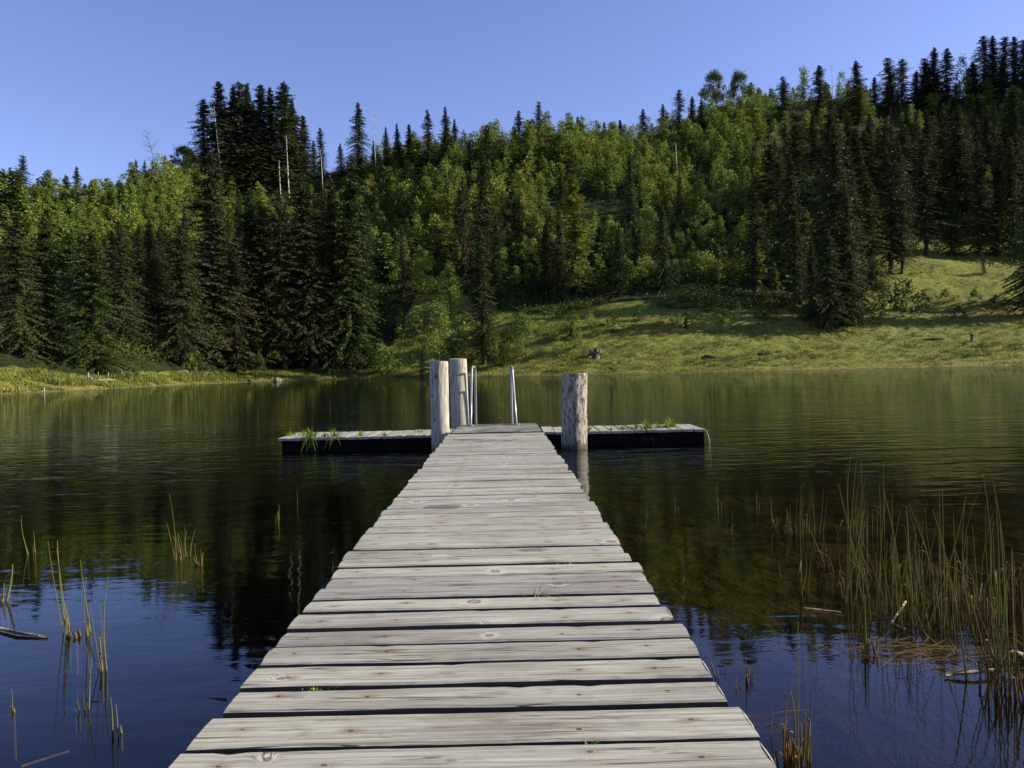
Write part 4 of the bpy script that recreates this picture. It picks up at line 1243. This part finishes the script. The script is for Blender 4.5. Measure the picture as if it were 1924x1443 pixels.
# ------------------------------------------------------------------ reeds
m_reed = foliage('reed_green', C(.125,.135,.030), C(.33,.315,.10), trans=.42)
m_reedbrown = foliage('reed_brown', C(.12,.075,.028), C(.36,.26,.11), trans=.3)
def stem_pts(base, h, lean, az, kink):
    pts = []
    for i in range(7):
        t = i/6
        off_ = lean*h*(t*.5 + t*t*.5) + kink*h*math.sin(t*2.6)*.12
        pts.append(base + Vector((math.cos(az)*off_, math.sin(az)*off_, h*t)))
    return pts
def reed(px, yb, yt, stems, spread, label, brown=.3, lean=.14, px_top=None, r=.0018, group='reed clumps in the shallows', short=.22, cat='reeds', name='reed_clump', drop=.16):
    p = on_z(px, yb, 0); h = (yb - yt)/FPX*p.y
    st = random.getstate(); random.seed(int(px*7+yb))
    o = empty(name, p); tag(o, label, cat, group)
    G, B2 = MB(), MB(); RG, RB = [], []
    tilt = 0 if px_top is None else (px_top - px + .0223*(yb-yt))/(yb - yt)
    for k in range(stems):
        tall = 1.0 if k == 0 else random.uniform(short, 1.0)
        br = random.random() < brown*1.45 and k > 0
        mb, rr = (B2, RB) if br else (G, RG)
        if br: tall *= random.uniform(.35, .8)
        base = Vector((random.gauss(0, spread*.35), random.gauss(0, spread*.3), 0))
        pts = stem_pts(base, h*tall, abs(random.gauss(0, lean*1.25)) if k else abs(lean)*.3, random.uniform(0, 6.28), random.gauss(0, .5))
        pts = [q + Vector((tilt*q.z, 0, 0)) for q in pts]
        if (br and random.random() < .5) or (k > 0 and random.random() < .12):      # snapped stem
            c = pts[3]; d = Vector((random.gauss(0, 1), random.gauss(0, 1), -.25)).normalized()
            pts = pts[:4] + [c + d*h*tall*.12, c + d*h*tall*.25 + Vector((0, 0, -.03*h))]
        pts = [pts[0] + Vector((0, 0, -drop)), pts[0]] + pts[1:]
        n0 = len(mb.V)
        q = r*random.uniform(.7, 1.35)*(1.25 if br else 1)
        mb.tube(pts, [q*1.2]*2 + [q*(1.15 - .85*i/(len(pts)-2)) for i in range(len(pts)-2)], 5, False)
        rr += [random.random()]*(len(mb.V)-n0)
    if G.V: obj('green_stem', G.mesh('green_stems', m_reed, {'rnd': np.array(RG)}, True), o)
    if B2.V: obj('dry_stem', B2.mesh('dry_stems', m_reedbrown, {'rnd': np.array(RB)}, True), o)
    random.setstate(st)
    return o
# right of the walkway
reed(1509, 1118, 905, 7, .03, 'single tall stem rising out of a narrow reed bunch right of the walkway', .3, .06, 1507)
reed(1503, 1005, 902, 22, .16, 'bushy reed clump farthest out on the right, before open water', .35, .14)
reed(1455, 992, 935, 5, .03, 'little three-pronged reed left of the bushy far clump', .4, .2)
reed(1352, 965, 906, 3, .03, 'thin pair of reed stems alone by the dock side of the shallows', .4, .1)
reed(1422, 957, 920, 3, .02, 'short thin reed between the thin pair and the bushy far clump', .3, .1)
reed(1271, 960, 926, 2, .03, 'two tiny reed tips close to the right dock wing', .4, .1)
reed(1213, 992, 944, 1, .02, 'lone thin reed stem just right of the walkway end', .3, .05)
reed(1374, 1000, 960, 2, .03, 'two short pale reed tips between walkway and far clump', .4, .1)
reed(1543, 1065, 930, 6, .10, 'loose arching reeds right of the narrow bunch', .5, .3)
reed(1600, 1128, 848, 13, .10, 'tallest slender reed bunch with a bent tip, left of the dense stands', .3, .10, 1594)
reed(1618, 1010, 865, 16, .22, 'leaning thin reeds behind the tallest slender bunch', .3, .18)
reed(1650, 1092, 888, 22, .24, 'mixed reed clump between the tallest bunch and dense green stand', .4, .17, 1632)
reed(1712, 1165, 915, 44, .26, 'dense fresh green reed stand in the middle of the right bed', .25, .17, 1705)
reed(1744, 1108, 920, 34, .24, 'dense reed stand with rust-brown stubs at its foot', .5, .13)
reed(1773, 1176, 1112, 3, .03, 'short broken reed with white foot between two dense stands', .7, .1)
reed(1805, 1130, 962, 14, .10, 'narrow reed bunch right of the rusty-footed stand', .4, .12, 1798)
reed(1842, 1155, 885, 26, .20, 'tall reed clump left of the large corner stand', .35, .13, 1832)
reed(1892, 1292, 900, 46, .20, 'large near reed stand with thick dark brown foot by the right edge', .45, .13, 1868, r=.0022)
reed(1918, 1105, 925, 26, .22, 'tangled brown reeds at the right edge behind the large stand', .6, .2)
reed(1640, 1225, 1118, 4, .03, 'thick brown broken stalk standing by the floating straw', .9, .05, r=.004)
reed(1488, 1432, 1165, 24, .09, 'nearest reed bunch beside the walkway with many brown stalks', .65, .07, 1484, r=.0022)
reed(1521, 1440, 1184, 2, .02, 'single long green stem right of the nearest reed bunch', .0, .03, 1522)
reed(1406, 1283, 1230, 5, .02, 'cut dark stubble beside the walkway edge', .9, .05, short=.7)
reed(1384, 1291, 1268, 3, .02, 'tiny dark cut stub next to the walkway', .9, .05)
reed(1346, 1276, 1222, 2, .02, 'thin grass stem touching the walkway edge', .0, .1, 1336)
reed(1464, 1085, 1058, 1, .02, 'short slanting pale stem in the open right shallows', .0, .5)
reed(1771, 870, 835, 2, .03, 'tiny reed tip far out on the right open water', .4, .1)
# left of the walkway
reed(51, 1042, 970, 2, .02, 'thin bent reed by the left edge, farther out', .0, .1, 43)
reed(65, 1038, 999, 3, .02, 'short forked reed right of the thin bent one', .5, .2)
reed(131, 1195, 1011, 9, .03, 'tall green reeds with a brown broken foot on the left', .35, .05, 106, r=.0018)
reed(150, 1196, 1150, 8, .05, 'brown broken reed stubble beside the tall green reeds', .95, .3, r=.004)
reed(169, 1186, 1049, 1, .02, 'single upright green reed with a thick tip on the left', .0, .04, 151, r=.0024)
reed(190, 1260, 1079, 7, .03, 'forked reed bunch leaning left, nearest of the left trio', .4, .12, 172, r=.0018)
reed(163, 1335, 1238, 3, .02, 'slim straight green stem standing low in the blue reflection', .3, .05, 172)
reed(141, 1336, 1300, 2, .02, 'short white-tipped stub left of the slim straight stem', .3, .1)
reed(219, 1386, 1309, 2, .02, 'thick short green stalk near the bottom on the left', .0, .03, 216, r=.0026)
reed(226, 1377, 1362, 1, .01, 'tiny stub beside the thick short stalk', .0, .03, r=.0026)
reed(16, 1338, 1294, 3, .03, 'faint pale stems at the left edge in the sky reflection', .5, .1)
reed(5, 1130, 1062, 3, .03, 'broken straw-coloured stalk cut by the left edge', .7, .15, 12, r=.005)
reed(335, 1052, 925, 9, .04, 'tall curved reed with pale foot halfway to the dock on left', .35, .10, 316)
reed(350, 1046, 990, 8, .05, 'middle reed tuft of the left far trio', .4, .12)
reed(367, 1062, 1020, 12, .05, 'short golden reed stubs at the right of the left far trio', .8, .2)
reed(519, 978, 947, 4, .05, 'pair of thin reed tips left of the walkway', .4, .05)
reed(561, 948, 921, 1, .02, 'lone thin reed tip nearest the left dock wing', .3, .05)

# floating straw and sticks
def mat_of_straw(px, py, rx, ry, n, label, name='floating_straw'):
    p = on_z(px, py, 0.0); P_, F_, RN = [], [], []
    for k in range(n):
        a = random.gauss(.15, .6); ln = random.uniform(.06, .22)*1.3
        x = random.gauss(0, rx*.5); y = random.gauss(0, ry*.5); z = random.uniform(-.02, .006)
        dx, dy = math.cos(a)*ln/2, math.sin(a)*ln/2; w = random.uniform(.0007, .0018); cv_ = random.gauss(0, .02)
        b0 = len(P_)
        for (t, wz) in ((-1, .3), (0, 1), (1, .3)):
            cx, cy = x + dx*t - dy*0 + (1-t*t)*cv_*-math.sin(a), y + dy*t + (1-t*t)*cv_*math.cos(a)
            P_ += [(cx + math.sin(a)*w*wz, cy - math.cos(a)*w*wz, z), (cx - math.sin(a)*w*wz, cy + math.cos(a)*w*wz, z)]
        RN += [random.random()]*6
        F_ += [(b0, b0+2, b0+3, b0+1), (b0+2, b0+4, b0+5, b0+3)]
    o = obj(name, npmesh(name, P_, F_, m_reedbrown, {'rnd': np.array(RN)}), loc=p)
    return tag(o, label, 'floating straw', kind='stuff')
mat_of_straw(1715, 1222, .26, .13, 330, 'loose brown straw mat floating among the right reeds')
mat_of_straw(1850, 1262, .18, .10, 90, 'thin straw drifting at the foot of the large reed stand')
mat_of_straw(1430, 1350, .16, .10, 26, 'few straws drifting beside the nearest reed bunch')
m_stick = bark_mat('wet_stick', C(.10,.075,.045), C(.26,.20,.12))
def stick(pts, r, label, name='floating_stick'):
    mb = MB(); mb.tube([on_z(px, py, z) for (px, py, z) in pts], r, 7)
    tag(obj(name, mb.mesh(name, m_stick, smooth=True)), label, 'stick')
stick([(-20, 1176, .01), (30, 1188, .012), (88, 1197, .005)], [.006, .008, .005], 'brown log end floating at the left edge')
stick([(1776, 1268, .01), (1830, 1262, .02), (1885, 1258, .015)], [.006, .007, .005], 'pale curved stick floating before the large reed stand')
stick([(1856, 1202, .10), (1868, 1252, .0)], [.006, .008], 'white upright splinter leaning beside the large reed stand')
stick([(1900, 1224, .04), (1935, 1234, .03)], [.008, .009], 'light broken stalk lying across the large reed stand')
stick([(1675, 1170, .0), (1702, 1130, .06)], [.004, .005], 'pale slanting stalk before the dense green stand')
stick([(1512, 1142, .004), (1580, 1150, .004)], [.003, .003], 'thin white straw floating left of the tallest reed bunch')
stick([(40, 1440, -.02), (130, 1411, -.01)], [.004, .003], 'pale straw floating near the bottom left corner')
stick([(380, 1313, -.004), (425, 1313, .003)], [.004, .004], 'dark twig floating beside the walkway on the left')

# ------------------------------------------------------------------ far shore things
m_oldwood = bark_mat('grey_wood', C(.13,.115,.09), C(.30,.27,.22))
m_stumpwood = bark_mat('stump_wood', C(.045,.036,.025), C(.15,.125,.09), 3)
def far_post(px, yt, yb, r, label, name='wooden_post', group='posts of the broken shore fence', tilt=0.0, mat=None):
    p, h = at_tree(px, yt, yb)
    mb = MB(); mb.tube([(0, 0, -.3), (tilt*h*.5, 0, h*.5), (tilt*h, 0, h)], [r*1.1, r, r*.9], 8)
    tag(obj(name, mb.mesh(name, mat or m_oldwood), loc=p), label, 'post', group)
far_post(165, 700, 719, .10, 'thick pale fence post beside the blue barrel on left shore')
far_post(184, 699, 712, .06, 'second thin fence post right of the blue barrel')
far_post(203, 699, 713, .06, 'third thin fence post, in the middle of the broken fence')
far_post(227, 695, 711, .07, 'fence post with a slanting strut right in the broken fence', tilt=.1)
far_post(244, 704, 720, .07, 'forked grey driftwood post ending the broken fence', tilt=.4)
p, h = at_tree(171, 708, 719)
b = NB('blue_plastic'); m_blue = b.done(b.pbr(C(.07,.08,.17), .5, .4))
mb = MB(); mb.tube([(0, 0, -.05), (0, 0, h*.1), (0, 0, h*.5), (0, 0, h*.9), (0, 0, h)], [.17, .18, .2, .18, .16], 12)
tag(obj('barrel', mb.mesh('barrel', m_blue), loc=p), 'small blue barrel leaning at the pale fence post', 'barrel')
def far_log(x0, y0, x1, y1, r, label, name='fallen_log', h=.0):
    a, c = hit(x0, y0), hit(x1, y1)
    mb = MB(); mb.tube([a + Vector((0, 0, r+h)), (a+c)/2 + Vector((0, 0, r+h+.05)), c + Vector((0, 0, r+h))], [r*1.1, r, r*.7], 8)
    tag(obj(name, mb.mesh(name, m_oldwood)), label, 'log')
far_log(183, 716, 222, 717, .07, 'grey rail lying along the broken shore fence')
far_log(222, 700, 229, 707, .05, 'short strut slanting to the fence post', h=.3)
far_log(177, 712, 186, 711, .05, 'short board lying behind the blue barrel')
far_log(243, 719, 249, 703, .06, 'driftwood branch leaning at the right end of the fence')
far_post(83, 728, 735, .05, 'small white marker stake at the left waterline', 'marker_stake', 'stakes', mat=m_snag)
far_log(1307, 373, 1330, 371, .12, 'pale fallen trunk in the thicket under the ridge')
b = NB('rock'); t = b.n('TexCoord').outputs['Object']; f = b.noise(t, 6, 4)
m_rock = b.done(b.pbr(b.mix(f, C(.10,.09,.07), C(.24,.21,.17)), .9, .2, b.bump(f, .6, .05)))
def lump(px, yb, wpx, hpx, label, mat, name, cat, seed):
    p = hit(px, yb); s = wpx/FPX*p.y/2; hh = hpx/FPX*p.y
    V, F = [], []; n, m = 18, 10
    for j in range(m+1):
        q = math.pi*.62*j/m
        for i in range(n):
            a = 2*math.pi*i/n
            v = Vector((math.cos(a)*math.sin(q), math.sin(a)*math.sin(q), math.cos(q)))
            k = 1 + .35*mnoise.noise(v*1.6 + Vector((seed, 0, 0))) + .15*mnoise.noise(v*4 + Vector((seed, 3, 0)))
            V.append((v.x*s*k, v.y*s*k*.8, v.z*hh*k))
    for j in range(m):
        for i in range(n): F.append((j*n+i, (j+1)*n+i, (j+1)*n+(i+1) % n, j*n+(i+1) % n))
    tag(obj(name, npmesh(name, V, F, mat, smooth=True), loc=p), label, cat)
lump(521, 716, 16, 5, 'pale boulder on the grass strip below the dense grove', m_rock, 'boulder', 'rock', 1)
lump(531, 717.5, 5, 3, 'small white stone beside the pale boulder', m_rock, 'stone', 'rock', 2)
lump(470, 717, 9, 4, 'dark small rock below the rounded bush tree', m_bark, 'rock', 'rock', 4)
lump(752, 710, 16, 5, 'dark rock in the bank left of the small shore spruce', m_bark, 'rock', 'rock', 9)
m_earth = bark_mat('dark_earth', C(.035,.035,.016), C(.085,.075,.035))
lump(1335, 671, 32, 4, 'dark earth hump on the meadow right of the stump', m_earth, 'earth_mound', 'mound', 5)
lump(1432, 667, 20, 2.5, 'low brown hummock on the meadow farther right of the stump', m_earth, 'earth_mound', 'mound', 6)
lump(1755, 638, 50, 3, 'long dark bank of earth beside the thin stump on right meadow', m_earth, 'earth_mound', 'mound', 7)
lump(1150, 583+110, 12, 3, 'little earth hump near the waterline behind the flaking post', m_earth, 'earth_mound', 'mound', 8)
lump(1155, 626, 18, 4, 'mossy dark hummock above the stump', m_earth, 'earth_mound', 'mound', 12)
def stump(px, yt, yb, r, label, seed, roots):
    p, h = at_tree(px, yt, yb)
    q = np.random.default_rng(seed); mb = MB()
    mb.tube([(0, 0, -.2), (.02, 0, h*.25), (.05*r, 0, h*.55), (.1*r, .05*r, h*.8)], [r*.75, r*.6, r*.5, r*.32], 9)
    for k in range(roots):                      # torn roots and splinters
        a = q.uniform(0, 6.28); up = q.uniform(.1, 1.0)
        b0 = Vector((math.cos(a)*r*.3, math.sin(a)*r*.3, h*q.uniform(.15, .6)))
        d = Vector((math.cos(a)*r*(1.3 - .8*up), math.sin(a)*r*(1.3 - .8*up), h*(up*.75 - .25)))
        mb.tube([b0, b0 + d*.5 + Vector((0, 0, .05*h)), b0 + d], [r*.22, r*.15, r*.05], 6)
    tag(obj('tree_stump', mb.mesh('tree_stump', m_stumpwood, smooth=True), loc=p), label, 'stump', 'stumps on the meadow')
stump(1119, 650, 675, .85, 'broad weathered stump with spreading roots on the shore meadow', 1, 16)
stump(1826, 624, 641, .36, 'thin upright stump on the right meadow with long shadow', 4, 5)

for o in [o for o in bpy.data.objects if o.type == 'EMPTY']:
    o.empty_display_size = .2
